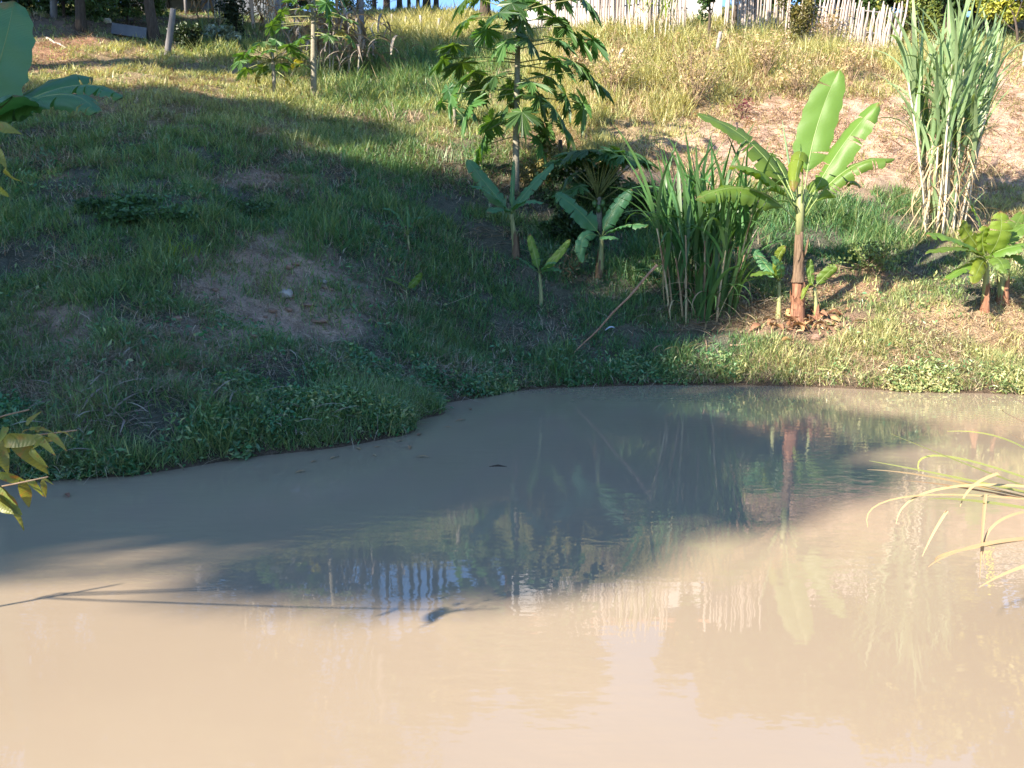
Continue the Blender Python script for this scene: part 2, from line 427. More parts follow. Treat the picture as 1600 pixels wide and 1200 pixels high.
M['fruit'] = rough_mat('green_fruit', (0.07, 0.15, 0.04), (0.12, 0.22, 0.06), 3.0, 0.4, 0.1, 0.004, spec=0.5)
M['twig'] = rough_mat('dry_twig', (0.16, 0.11, 0.07), (0.34, 0.25, 0.17), 5.0, 0.85, 0.3, 0.004)

# ------------------------------------------------------------------ mesh helpers
class MB:
    def __init__(s):
        s.v, s.f, s.uv, s.c = [], [], [], []
    def add(s, verts, faces, uvs=None, col=None):
        o = len(s.v)
        s.v.extend([tuple(p) for p in verts])
        s.f.extend([tuple(i + o for i in f) for f in faces])
        s.uv.extend(uvs if uvs else [(0, 0)] * len(verts))
        s.c.extend([col or (1, 1, 1)] * len(verts))
        return s
    def mesh(s, name, mat, smooth=True, color=False):
        me = bpy.data.meshes.new(name)
        me.from_pydata(s.v, [], s.f)
        me.materials.append(mat)
        if any(u != (0, 0) for u in s.uv):
            l = me.uv_layers.new(name='UVMap')
            idx = np.empty(len(me.loops), np.int32)
            me.loops.foreach_get('vertex_index', idx)
            l.data.foreach_set('uv', np.array(s.uv, np.float32)[idx].ravel())
        if color:
            a = me.color_attributes.new('col', 'FLOAT_COLOR', 'POINT')
            c = np.ones((len(s.v), 4), np.float32); c[:, :3] = s.c
            a.data.foreach_set('color', c.ravel())
        if smooth:
            me.polygons.foreach_set('use_smooth', [True] * len(me.polygons))
        me.update()
        return me
    def build(s, name, mat, parent=None, loc=None, smooth=True, color=False):
        return link(name, s.mesh(name, mat, smooth, color), parent, loc)

def link(name, me, parent=None, loc=None, mat4=None):
    o = bpy.data.objects.new(name, me)
    COL.objects.link(o)
    if parent:
        o.parent = parent
    if mat4 is not None:
        o.matrix_basis = mat4
    elif loc is not None:
        o.location = loc
    return o

def np_mesh(name, V, Fc, cols, mat, parent=None, smooth=False, kind='stuff'):
    """V (n,3), Fc (m,k) faces all of k corners, cols (n,3)"""
    me = bpy.data.meshes.new(name)
    n, (m, k) = len(V), Fc.shape
    me.vertices.add(n)
    me.vertices.foreach_set('co', np.ascontiguousarray(V, np.float32).ravel())
    me.loops.add(m * k)
    me.loops.foreach_set('vertex_index', np.ascontiguousarray(Fc, np.int32).ravel())
    me.polygons.add(m)
    me.polygons.foreach_set('loop_start', np.arange(0, m * k, k, dtype=np.int32))
    me.polygons.foreach_set('loop_total', np.full(m, k, np.int32))
    if smooth:
        me.polygons.foreach_set('use_smooth', np.ones(m, bool))
    me.materials.append(mat)
    a = me.color_attributes.new('col', 'FLOAT_COLOR', 'POINT')
    c = np.ones((n, 4), np.float32); c[:, :3] = cols
    a.data.foreach_set('color', c.ravel())
    me.update(calc_edges=True)
    me.validate()
    o = link(name, me, parent)
    if kind:
        o['kind'] = kind
    return o

def thing(name, label, cat, loc, group=None):
    o = bpy.data.objects.new(name, None)
    o.empty_display_size = 0.2
    COL.objects.link(o)
    o.location = loc
    o['label'] = label; o['category'] = cat
    if group: o['group'] = group
    return o

def tag(o, label, cat, group=None):
    o['label'] = label; o['category'] = cat
    if group: o['group'] = group
    return o

def frame_of(tan, hint=Vector((0, 0, 1))):
    t = tan.normalized()
    h = hint if abs(t.dot(hint.normalized())) < 0.98 else Vector((1, 0, 0.1))
    s = t.cross(h).normalized()
    return t, s, s.cross(t).normalized()

def tube(mb, pts, radii, n=6, col=None, cap=True, jitter=0.0):
    pts = [Vector(p) for p in pts]
    V, Fs = [], []
    axis_ = (pts[-1] - pts[0]).normalized()
    hint = Vector((1, 0.05, 0)) if abs(axis_.z) > 0.7 else Vector((0, 0, 1))
    for i, p in enumerate(pts):
        tan = pts[min(i + 1, len(pts) - 1)] - pts[max(i - 1, 0)]
        _, s, u = frame_of(tan, hint)
        for k in range(n):
            a = 2 * math.pi * k / n
            r = radii[i] * (1 + random.uniform(-jitter, jitter))
            V.append(p + s * (math.cos(a) * r) + u * (math.sin(a) * r))
    for i in range(len(pts) - 1):
        for k in range(n):
            Fs.append((i * n + k, i * n + (k + 1) % n, (i + 1) * n + (k + 1) % n, (i + 1) * n + k))
    if cap:
        Fs.append(tuple(range(n))[::-1]); Fs.append(tuple(range((len(pts) - 1) * n, len(pts) * n)))
    mb.add(V, Fs, col=col)
    return mb

def bez(P0, P1, P2, n):
    return [P0 * (1 - t) ** 2 + P1 * (2 * t * (1 - t)) + P2 * t * t for t in [i / n for i in range(n + 1)]]

def jit(a):
    return Vector((random.uniform(-a, a), random.uniform(-a, a), random.uniform(-a, a)))

# ------------------------------------------------------------------ ground cover map, in ground areas seen from the bank
# (cx, cy, rx, ry, weight, green, straw, height, hue 0 lush .. 1 yellow, soil)
DK = (0.100, 0.100, 0.072)  # soil with the dark green cast of shade put into its colour
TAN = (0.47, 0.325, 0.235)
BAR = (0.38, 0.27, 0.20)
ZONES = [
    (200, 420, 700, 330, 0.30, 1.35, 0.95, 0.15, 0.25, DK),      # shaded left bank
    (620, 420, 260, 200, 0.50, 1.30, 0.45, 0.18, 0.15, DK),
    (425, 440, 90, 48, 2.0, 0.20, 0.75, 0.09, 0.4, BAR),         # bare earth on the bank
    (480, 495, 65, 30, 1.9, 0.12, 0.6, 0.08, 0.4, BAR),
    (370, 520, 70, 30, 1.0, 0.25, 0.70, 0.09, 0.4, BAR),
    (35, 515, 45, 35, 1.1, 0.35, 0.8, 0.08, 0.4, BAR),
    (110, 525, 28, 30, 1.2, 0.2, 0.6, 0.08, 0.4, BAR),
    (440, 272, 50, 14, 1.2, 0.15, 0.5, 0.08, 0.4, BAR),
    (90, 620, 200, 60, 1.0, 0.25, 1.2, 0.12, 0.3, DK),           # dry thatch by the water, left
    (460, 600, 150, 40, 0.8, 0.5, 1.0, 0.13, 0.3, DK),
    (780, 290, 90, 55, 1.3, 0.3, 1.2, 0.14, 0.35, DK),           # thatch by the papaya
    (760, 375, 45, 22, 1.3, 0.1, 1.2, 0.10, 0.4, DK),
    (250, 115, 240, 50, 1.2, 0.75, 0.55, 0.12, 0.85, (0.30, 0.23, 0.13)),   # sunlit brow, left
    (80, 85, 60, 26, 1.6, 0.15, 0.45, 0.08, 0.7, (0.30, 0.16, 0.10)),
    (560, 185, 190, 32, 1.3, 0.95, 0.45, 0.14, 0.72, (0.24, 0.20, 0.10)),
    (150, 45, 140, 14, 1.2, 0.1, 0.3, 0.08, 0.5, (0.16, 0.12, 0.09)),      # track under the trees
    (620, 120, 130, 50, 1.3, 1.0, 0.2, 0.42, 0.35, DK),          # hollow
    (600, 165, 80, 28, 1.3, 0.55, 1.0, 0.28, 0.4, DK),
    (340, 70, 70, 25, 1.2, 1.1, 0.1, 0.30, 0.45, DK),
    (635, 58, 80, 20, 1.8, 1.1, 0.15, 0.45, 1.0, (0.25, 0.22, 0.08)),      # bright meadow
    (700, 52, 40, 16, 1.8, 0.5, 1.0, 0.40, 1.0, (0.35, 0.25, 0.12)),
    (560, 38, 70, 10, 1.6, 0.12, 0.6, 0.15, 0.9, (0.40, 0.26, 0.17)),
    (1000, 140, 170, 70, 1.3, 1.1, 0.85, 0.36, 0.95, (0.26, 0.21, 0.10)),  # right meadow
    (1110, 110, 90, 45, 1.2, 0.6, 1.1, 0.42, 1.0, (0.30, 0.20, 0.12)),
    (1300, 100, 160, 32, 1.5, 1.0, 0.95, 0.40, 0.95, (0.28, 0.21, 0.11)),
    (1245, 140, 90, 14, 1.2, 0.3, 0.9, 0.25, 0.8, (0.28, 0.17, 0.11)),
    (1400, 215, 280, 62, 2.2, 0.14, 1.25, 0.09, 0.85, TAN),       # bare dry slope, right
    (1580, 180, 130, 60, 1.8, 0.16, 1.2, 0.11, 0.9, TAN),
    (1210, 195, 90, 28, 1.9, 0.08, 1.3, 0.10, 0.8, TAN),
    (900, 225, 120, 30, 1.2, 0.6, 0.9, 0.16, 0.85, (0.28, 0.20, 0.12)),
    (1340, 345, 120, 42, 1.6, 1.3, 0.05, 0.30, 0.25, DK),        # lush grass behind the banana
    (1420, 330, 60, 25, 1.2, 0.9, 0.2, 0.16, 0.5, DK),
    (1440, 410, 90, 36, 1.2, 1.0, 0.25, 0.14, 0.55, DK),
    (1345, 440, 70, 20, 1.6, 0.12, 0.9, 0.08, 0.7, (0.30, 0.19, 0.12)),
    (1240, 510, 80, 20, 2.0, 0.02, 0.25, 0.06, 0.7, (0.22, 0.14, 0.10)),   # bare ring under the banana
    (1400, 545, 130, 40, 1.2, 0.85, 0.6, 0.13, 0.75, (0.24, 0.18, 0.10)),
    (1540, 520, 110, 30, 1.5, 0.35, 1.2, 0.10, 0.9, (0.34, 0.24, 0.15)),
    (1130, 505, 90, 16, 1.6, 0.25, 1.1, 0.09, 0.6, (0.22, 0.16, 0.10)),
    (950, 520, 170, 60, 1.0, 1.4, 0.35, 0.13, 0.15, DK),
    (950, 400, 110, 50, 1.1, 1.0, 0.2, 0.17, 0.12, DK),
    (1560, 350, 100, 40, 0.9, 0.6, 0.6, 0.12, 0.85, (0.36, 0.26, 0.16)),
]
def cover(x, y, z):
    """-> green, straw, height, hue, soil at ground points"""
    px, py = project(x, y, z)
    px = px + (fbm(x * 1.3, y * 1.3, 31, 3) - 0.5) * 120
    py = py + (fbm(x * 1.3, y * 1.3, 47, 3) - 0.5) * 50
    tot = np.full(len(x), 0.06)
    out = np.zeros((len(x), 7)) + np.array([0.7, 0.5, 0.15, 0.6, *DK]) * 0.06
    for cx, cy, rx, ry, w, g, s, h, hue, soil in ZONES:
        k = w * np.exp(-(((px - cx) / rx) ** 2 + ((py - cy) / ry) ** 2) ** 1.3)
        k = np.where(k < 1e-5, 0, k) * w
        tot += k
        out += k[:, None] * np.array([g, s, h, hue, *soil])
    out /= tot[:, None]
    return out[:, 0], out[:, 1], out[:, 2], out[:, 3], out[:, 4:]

# ------------------------------------------------------------------ ground sheet
def axis(segs):
    a = []
    for lo, hi, st in segs:
        a.append(np.arange(lo, hi, st))
    return np.concatenate(a)
ax = axis([(-600, -100, 100), (-100, -40, 12), (-40, -16, 1.5), (-16, -10, 0.35), (-10, 10, 0.13), (10, 16, 0.35), (16, 40, 1.5), (40, 100, 12), (100, 601, 100)])
ay = axis([(-600, -100, 100), (-100, -20, 12), (-20, -2, 1.5), (-2, 5, 0.3), (5, 20, 0.12), (20, 30, 0.25), (30, 50, 0.8), (50, 100, 6), (100, 601, 100)])
GX, GY = np.meshgrid(ax, ay)
gzv = gz(GX.ravel(), GY.ravel())
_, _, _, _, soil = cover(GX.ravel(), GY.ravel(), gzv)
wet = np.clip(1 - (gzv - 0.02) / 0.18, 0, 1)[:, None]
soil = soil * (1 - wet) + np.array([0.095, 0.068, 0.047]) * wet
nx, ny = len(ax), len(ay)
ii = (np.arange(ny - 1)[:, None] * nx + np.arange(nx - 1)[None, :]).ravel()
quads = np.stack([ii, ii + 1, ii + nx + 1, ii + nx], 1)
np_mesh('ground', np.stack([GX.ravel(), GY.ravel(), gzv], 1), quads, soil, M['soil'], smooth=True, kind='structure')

# pond
wx = np.linspace(-34, 42, 40); wy = np.linspace(-0.6, 13, 20)
WX, WY = np.meshgrid(wx, wy)
ii = (np.arange(19)[:, None] * 40 + np.arange(39)[None, :]).ravel()
np_mesh('pond_water', np.stack([WX.ravel(), WY.ravel(), np.zeros(WX.size)], 1), np.stack([ii, ii + 1, ii + 41, ii + 40], 1),
        np.ones((WX.size, 3)), M['water'], smooth=True, kind='structure')

# ------------------------------------------------------------------ grass, straw, weeds
def scatter(n, y0, y1, power, margin=1.12, zmin=0.015):
    """ground points inside the widened view, denser near"""
    u = rng.random(n)
    e = 1 - power
    y = (y0 ** (e + 1) + u * (y1 ** (e + 1) - y0 ** (e + 1))) ** (1 / (e + 1))
    x = (rng.random(n) * 2 - 1) * (y * 0.655 * margin + 0.4)
    z = gz(x, y)
    k = z > zmin
    return x[k], y[k], z[k]

def blade_mesh(name, P, az, el, length, width, bend, cols, mat, seg=2, tipcol=None):
    """curved tapering blades: P (n,3) roots, az heading, el start elevation, bend total curl; 2*seg+1 verts each"""
    n = len(P)
    d = np.stack([np.cos(az), np.sin(az), np.zeros(n)], 1)
    s = np.stack([-np.sin(az), np.cos(az), np.zeros(n)], 1)
    tw = rng.uniform(-1.2, 1.2, n)
    s = s * np.cos(tw)[:, None] + d * np.sin(tw)[:, None] * 0.7
    pts, cur = [], P.copy()
    V = np.empty((n, 2 * seg + 1, 3))
    C = np.empty((n, 2 * seg + 1, 3))
    for i in range(seg + 1):
        w = width * (1 - (i / (seg + 0.0)) ** 1.6 * 1.0)
        if i < seg:
            V[:, 2 * i] = cur - s * (w * 0.5)[:, None]
            V[:, 2 * i + 1] = cur + s * (w * 0.5)[:, None]
            C[:, 2 * i] = C[:, 2 * i + 1] = cols
            a = el - bend * (i + 0.5) / seg
            st = (length / seg)[:, None]
            cur = cur + (d * np.cos(a)[:, None] + np.array([0, 0, 1.0]) * np.sin(a)[:, None]) * st
        else:
            V[:, 2 * i] = cur
            C[:, 2 * i] = cols if tipcol is None else tipcol
    o = (np.arange(n) * (2 * seg + 1))[:, None]
    tris = []
    for i in range(seg - 1):
        a = 2 * i
        tris += [(a, a + 1, a + 3), (a, a + 3, a + 2)]
    a = 2 * (seg - 1)
    tris.append((a, a + 1, a + 2))
    Fc = (o[:, :, None] + np.array(tris)[None]).reshape(-1, 3)
    return np_mesh(name, V.reshape(-1, 3), Fc, C.reshape(-1, 3), mat)

G_LUSH, G_MID, G_YEL = np.array([0.052, 0.172, 0.075]), np.array([0.17, 0.26, 0.095]), np.array([0.46, 0.43, 0.20])  # lush green includes the teal that shade gives the grass
S_TAN, S_GREY, S_BROWN = np.array([0.58, 0.45, 0.27]), np.array([0.42, 0.37, 0.30]), np.array([0.28, 0.17, 0.10])

def green_cols(hue, n):
    h = np.clip(hue + rng.normal(0, 0.16, n), 0, 1)[:, None]
    c = np.where(h < 0.5, G_LUSH + (G_MID - G_LUSH) * h * 2, G_MID + (G_YEL - G_MID) * (h - 0.5) * 2)
    return c * rng.uniform(0.7, 1.35, (n, 1))

def straw_cols(n, hue):
    t = np.clip(rng.random((n, 1)) * 0.6 + hue[:, None] * 0.9 - 0.25, 0, 1); u = rng.random((n, 1))  # low hue, as in the shaded zones, greys the straw for shade
    c = S_TAN * t + S_GREY * (1 - t)
    c = np.where(u < 0.2, S_BROWN, c)
    return c * rng.uniform(0.6, 1.2, (n, 1))

def make_grass():
    x, y, z = scatter(1060000, 5.0, 48, 1.95)
    g, s, h, hue, _ = cover(x, y, z)
    clump = fbm(x * 1.7, y * 1.7, 77, 3)
    cl2 = fbm(x * 5, y * 5, 78, 2)
    p = g * np.clip((clump - 0.24) * 3.4, 0.12, 1.4) * np.clip((cl2 - 0.18) * 2.8, 0.2, 1.3)
    k = rng.random(len(x)) < p
    x, y, z, h, hue, clump = x[k], y[k], z[k], h[k], hue[k], clump[k]
    n = len(x)
    ln = h * rng.uniform(0.5, 1.7, n) * (0.35 + 2.0 * clump ** 1.6)
    w = np.maximum(0.009, 0.0011 * y) * rng.uniform(0.7, 1.4, n)
    blade_mesh('grass', np.stack([x, y, z - 0.01], 1), rng.random(n) * 6.283, rng.uniform(0.7, 1.5, n), ln, w, rng.uniform(0.2, 1.7, n),
               green_cols(hue + (clump - 0.5) * 0.5, n), M['blade'])
    return n
def make_straw():
    x, y, z = scatter(800000, 5.0, 40, 1.85)
    g, s, h, hue, _ = cover(x, y, z)
    clump = fbm(x * 1.4, y * 1.4, 99, 3)
    p = s * np.clip((clump - 0.32) * 3.0, 0.05, 1.3) * 0.9
    k = rng.random(len(x)) < p
    x, y, z, h, hue, clump = x[k], y[k], z[k], h[k], hue[k], clump[k]
    n = len(x)
    lying = rng.random(n) < 0.75
    el = np.where(lying, rng.uniform(-0.1, 0.35, n), rng.uniform(0.6, 1.4, n))
    ln = np.where(lying, rng.uniform(0.10, 0.36, n) * np.where(rng.random(n) < .05, 2.2, 1.0), h * rng.uniform(0.5, 1.4, n))
    w = np.maximum(0.006, 0.0009 * y) * rng.uniform(0.6, 1.3, n)
    blade_mesh('dry_straw', np.stack([x, y, z + np.where(lying, rng.uniform(0.01, 0.07, n), 0)], 1), rng.random(n) * 6.283, el, ln, w,
               rng.uniform(-0.2, 0.9, n), straw_cols(n, hue), M['straw'])
    return n
def leaf_quads(name, P, nrm, size, cols, mat, aspect=0.45, parent=None, kind='stuff'):
    """small folded leaves: 4 verts, 2 triangles, tip and base on the rib"""
    n = len(P)
    a = rng.normal(size=(n, 3))
    t = np.cross(nrm, a); t /= np.linalg.norm(t, axis=1, keepdims=True) + 1e-9
    b = np.cross(nrm, t)
    L_ = size[:, None]
    V = np.empty((n, 4, 3))
    V[:, 0] = P - t * L_ * 0.5
    V[:, 1] = P + b * L_ * aspect * 0.5 + nrm * L_ * 0.10
    V[:, 2] = P + t * L_ * 0.5 - nrm * L_ * 0.06
    V[:, 3] = P - b * L_ * aspect * 0.5 + nrm * L_ * 0.10
    o = (np.arange(n) * 4)[:, None, None]
    Fc = (o + np.array([(0, 1, 2), (0, 2, 3)])[None]).reshape(-1, 3)
    return np_mesh(name, V.reshape(-1, 3), Fc, np.repeat(cols, 4, 0), mat, parent=parent, kind=kind)

def make_weeds():
    x, y, z = scatter(700000, 5.0, 14, 1.6, zmin=-0.16)
    px, py = project(x, y, z)
    # how far above the water line the carpet of weeds climbs, along the shore
    top = np.interp(px, [-300, 0, 200, 420, 650, 720, 850, 1000, 1200, 1400, 1600, 1900], [0.34, 0.32, 0.34, 0.40, 0.48, 0.2, 0.26, 0.22, 0.22, 0.27, 0.26, 0.25])
    edge = top * (0.1 + 1.8 * fbm(x * 1.6, y * 1.6, 5, 3))
    low = -0.20 + 0.34 * fbm(x * 2.6, y * 2.6, 61, 3)          # ragged lower edge, trailing on to the water
    p = np.clip((edge - z) / 0.10, 0, 1) * np.clip((fbm(x * 2.4, y * 2.4, 15, 4) - 0.41) * 5, 0.02, 0.9) * np.clip((z - low) / 0.03, 0, 1)
    p[(z < 0.015) & (z > 0)] *= 0.8
    p += 0.05 * (fbm(x * 1.1, y * 1.1, 25, 2) > 0.55) * (z > 0)
    k = rng.random(len(x)) < p
    x, y, z = x[k], y[k], z[k]
    n = len(x)
    nrm = rng.normal(size=(n, 3)) * 0.8 + np.array([0.0, -0.25, 0.8]); nrm /= np.linalg.norm(nrm, axis=1, keepdims=True)
    lift = rng.random(n) ** 1.5 * 0.15 * (0.5 + fbm(x * 2.2, y * 2.2, 8, 2))
    hue = 0.05 + 0.6 * (fbm(x * 1.2, y * 1.2, 71, 2) - .3) + 0.45 * (project(x, y, z)[0] > 1150) + rng.normal(0, 0.2, n)  # weeds right of the shade edge coloured yellower, as sunlit
    leaf_quads('waterside_weeds', np.stack([x, y, np.maximum(z, 0.0) + 0.015 + lift * np.clip((z + .2) / .25, .15, 1)], 1), nrm, rng.uniform(0.03, 0.085, n) * (0.75 + 0.03 * y), green_cols(hue, n) * 1.1, M['weed'], rng.uniform(.18, .5, n)[:, None])
    return n
N_GRASS, N_STRAW, N_WEED = make_grass(), make_straw(), make_weeds()
print('blades', N_GRASS, N_STRAW, N_WEED)

# ------------------------------------------------------------------ banana plants
def leaf_profile(s):
    a = min(1.0, (s / 0.16) ** 0.75) if s > 0 else 0
    b = math.sqrt(max(0.0, 1 - ((s - 0.4) / 0.6) ** 2.4)) if s > 0.4 else 1
    return max(0.02, a * b)

def banana_leaf(root, P0, P1, P2, width, nhint, fold=0.35, droop=0.5, tears=0, mat='banana', pet=0.12, ragged=0.0, rib_r=0.012, label=None):
    """P0,P1,P2 in the plant's own space; blade + midrib (a sub-part)"""
    n = 30
    mid = bez(P0, P1, P2, n)
    mb = MB()
    i0 = max(1, int(pet * n))
    stations = list(range(i0, n + 1))
    nl = 4
    for side in (-1, 1):
        cuts = sorted(random.sample(stations[3:-2], min(tears, len(stations) - 6))) if tears else []
        bounds = [i0] + cuts + [n]
        for a, b in zip(bounds[:-1], bounds[1:]):
            if b <= a:
                continue
            dd = random.uniform(-0.15, 0.45) if tears else random.uniform(-0.05, 0.05)
            short = 1 - random.random() * ragged
            V, U, Fs = [], [], []
            for i in range(a, b + 1):
                s = (i - i0) / (n - i0)
                tan = mid[min(i + 1, n)] - mid[max(i - 1, 0)]
                t = tan.normalized()
                nn = (nhint - t * nhint.dot(t)).normalized()
                lat = t.cross(nn).normalized() * side
                w = width * leaf_profile(s) * short * (1 + 0.05 * math.sin(i * 1.7 + side))
                # strips narrow a little towards their free end
                q = 0 if not tears else ((i - (a + b) / 2) / max(1, (b - a))) * 0.5
                p = mid[i].copy()
                for k in range(nl + 1):
                    V.append(p.copy()); U.append((s + 0.001, 0.5 + side * 0.5 * k / nl))
                    ang = -fold + (droop + dd) * (k + 0.5) / nl * 1.6
                    p = p + (lat * math.cos(ang) - nn * math.sin(ang)) * (w / nl)
                    p = p + t * (w * 0.06 / nl) - t * (q * w * 0.16 / nl * 2) + nn * (0.006 * math.sin(i * 0.9 + k * 1.3 + side) + random.uniform(-.002, .002))
                    if k == nl - 1:
                        p = p + nn * (0.012 * math.sin(i * 2.3 + side * 2))
            for i in range(b - a):
                for k in range(nl):
                    v = i * (nl + 1) + k
                    f = (v, v + 1, v + nl + 2, v + nl + 1)
                    Fs.append(f if side > 0 else f[::-1])
            mb.add(V, Fs, U)
    lf = mb.build('leaf', M[mat], root)
    if label: lf['label'] = label
    rb = MB()
    tube(rb, mid[::3] if n % 3 == 0 else mid, [rib_r * (1 - 0.85 * i / (n // 3)) for i in range(n // 3 + 1)], 5)
    rb.build('midrib', M['rib'], lf)
    return lf

TOCAM = Vector((0, -1, 0.15))
def px_leaf(root, base, D0, p0, p1, p2, dD1, dD2, **kw):
    """leaf given by three points seen in the photograph at distances D0, D0+dD1, D0+dD2"""
    o = Vector(root.location)
    a = at(p0[0], p0[1], D0) - o
    b = at(p1[0], p1[1], D0 + dD1) - o
    c = at(p2[0], p2[1], D0 + dD2) - o
    P1 = b * 2 - (a + c) * 0.5
    return banana_leaf(root, a, P1, c, **kw)

def stem(root, top, r0, r1, mat='stem', name='pseudostem', base=Vector((0, 0, -0.05)), bow=0.03, n=10):
    mb = MB()
    pts, rr = [], []
    for i in range(9):
        t = i / 8
        pts.append(base.lerp(top, t) + Vector((math.sin(t * 3) * bow, 0, 0)))
        rr.append((r0 + (r1 - r0) * t) * (1 + 0.25 * (1 - t) ** 6) * random.uniform(0.95, 1.05))
    tube(mb, pts, rr, n, jitter=0.06)
    return mb.build(name, M[mat], root)

def sheaths(root, base, h, r, count, mat='sheath'):
    """dead leaf bases wrapped round the stem, torn at the top"""
    for k in range(count):
        a0 = k * 2.4 + random.uniform(-.3, .3)
        mb = MB()
        V, Fs = [], []
        top = h * random.uniform(0.55, 1.05)
        nz, na = 7, 6
        rag = [random.uniform(0.72, 1.0) - .25 * abs(j / na - .5) for j in range(na + 1)]
        out = random.uniform(0.0, 0.10) if random.random() < .5 else 0
        for i in range(nz + 1):
            t = i / nz
            for j in range(na + 1):
                a = a0 + (j / na - 0.5) * 2.0 * (1 - 0.5 * t)
                rr = r * (1.30 - 0.42 * t ** .7 + .12 * max(0, .25 - t) * 4) + 0.003 * (k % 4) + random.uniform(-.003, .003) + out * max(0, t - .65) ** 1.5 * 3
                V.append(base + Vector((math.cos(a) * rr, math.sin(a) * rr, top * t * rag[j] - 0.03)))
        for i in range(nz):
            for j in range(na):
                v = i * (na + 1) + j
                Fs.append((v, v + 1, v + na + 2, v + na + 1))
        mb.add(V, Fs)
        mb.build('dry_sheath', M[mat], root)

def banana_main():
    b = hit(1245, 503)
    r = thing('banana_plant', 'tall sunlit banana plant with red-brown stem base beside the cane clump', 'banana plant', b)
    D = b.y
    top = at(1251, 292, D) - b
    cut = top * (0.66 / top.z)
    stem(r, cut, 0.092, 0.078, 'sheath', bow=.004)
    cut2 = top * (1.30 / top.z)
    mb = MB(); tube(mb, [cut * .98, cut.lerp(cut2, .5), cut2], [.077, .066, .062], 10, jitter=.08); mb.build('dead_sheath_ring', M['sheath_dark'], r)
    mb = MB(); tube(mb, [cut2 * .97, cut2.lerp(top, .5), top], [.060, .058, .050], 10, jitter=.05); mb.build('upper_stem', M['stem'], r)
    sheaths(r, Vector((0, 0, 0)), 0.80, 0.092, 11)
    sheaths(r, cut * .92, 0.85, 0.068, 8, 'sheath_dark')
    px_leaf(r, b, D, (1254, 335), (1272, 215), (1312, 108), .15, .1, width=0.255, nhint=Vector((-0.35, -1, 0.2)), fold=0.22, droop=0.15, tears=1, pet=.27)
    px_leaf(r, b, D, (1256, 335), (1308, 240), (1373, 160), -.15, -.2, width=0.235, nhint=Vector((-0.55, -0.6, 0.5)), fold=0.0, droop=0.5, tears=4, pet=.22)
    px_leaf(r, b, D, (1257, 340), (1322, 266), (1398, 249), -.25, -.35, width=0.24, nhint=Vector((0, -0.5, .9)), fold=0.05, droop=0.8, tears=9, ragged=0.4, pet=.15)
    px_leaf(r, b, D, (1249, 335), (1178, 228), (1084, 177), .2, .3, width=0.25, nhint=Vector((0.1, -0.6, 1)), fold=0.2, droop=0.5, tears=4, pet=.22)
    px_leaf(r, b, D, (1248, 338), (1198, 275), (1140, 260), -.35, -.7, width=0.20, nhint=Vector((0, -0.35, 1)), fold=0.1, droop=0.6, tears=4, ragged=0.1, pet=.2)
    px_leaf(r, b, D, (1246, 348), (1172, 296), (1087, 312), -.25, -.4, width=0.27, nhint=Vector((0, -0.7, .7)), fold=0.0, droop=0.8, tears=11, ragged=0.2, pet=.18)
    px_leaf(r, b, D, (1252, 335), (1253, 238), (1240, 300), -.45, -1.0, width=0.19, nhint=Vector((0.1, -0.6, .8)), fold=0, droop=0.85, tears=5, ragged=.25, mat='banana_yellow', pet=.25, label='yellow-green folded leaf in the middle of the crown')
    px_leaf(r, b, D, (1254, 335), (1290, 275), (1345, 292), .35, .9, width=0.20, nhint=Vector((0, -0.2, 1)), fold=0.1, droop=0.7, tears=5, pet=.2)
    px_leaf(r, b, D, (1248, 335), (1215, 255), (1185, 238), .4, 1.0, width=0.22, nhint=Vector((0, -0.3, 1)), fold=0.1, droop=0.6, tears=4, pet=.2)
    mb = MB(); p0 = at(1240, 300, D - .1) - b; p1 = at(1222, 187, D - .15) - b
    tube(mb, [p0.lerp(p1, t) for t in (0, .3, .6, .85, 1)], [.012, .016, .014, .009, .002], 6)
    sp = mb.build('rolled_leaf', M['cane_leaf_blue'], r)
    # a hanging dead leaf against the stem
    return b
BMAIN = banana_main()

def sucker(base_px, label, leaves, D=None, h_px=None, r0=0.045, mat='banana_dark', stem_mat='stem', name='banana_plant', group=None, W=0.13, cat='banana plant', dry=0, Doff=0.0):
    b = hit(*base_px)
    if Doff:
        q = at(base_px[0], base_px[1], b.y + Doff); b = Vector((q.x, q.y, g1(q.x, q.y)))
    r = thing(name, label, cat, b, group)
    Dd = b.y
    top = at(h_px[0], h_px[1], Dd) - b
    stem(r, top, r0, r0 * 0.55, stem_mat, bow=0.01)
    if dry:
        sheaths(r, Vector((0, 0, 0)), top.z * dry, r0 * 0.95, 5, 'sheath_dark' if group == 'young bananas in the shade' else 'sheath')  # plants in shade get the darker sheath, shade put into the colour
    for lf in leaves:
        mid, tip, dD1, dD2, w, nh = lf[:6]
        kw = dict(fold=0.25, droop=0.45, tears=random.randint(1, 4), ragged=.12, mat=mat, rib_r=0.007)
        if len(lf) > 6: kw.update(lf[6])
        px_leaf(r, b, Dd, h_px, mid, tip, dD1, dD2, width=w, nhint=Vector(nh), **kw)
    return b
UP = (0, -0.35, 1)
FR = (0, -1, 0.3)
sucker((1216, 497), 'small banana sucker against the left side of the tall banana stem',
       [((1200, 425), (1172, 432), -.2, -.4, .10, UP, dict(mat='banana')), ((1216, 405), (1228, 385), -.1, -.1, .08, FR, dict(mat='banana_yellow')),
        ((1195, 412), (1176, 388), .1, .2, .10, FR), ((1220, 420), (1205, 400), -.2, -.3, .07, FR)], h_px=(1217, 440), r0=.04, group='banana suckers')
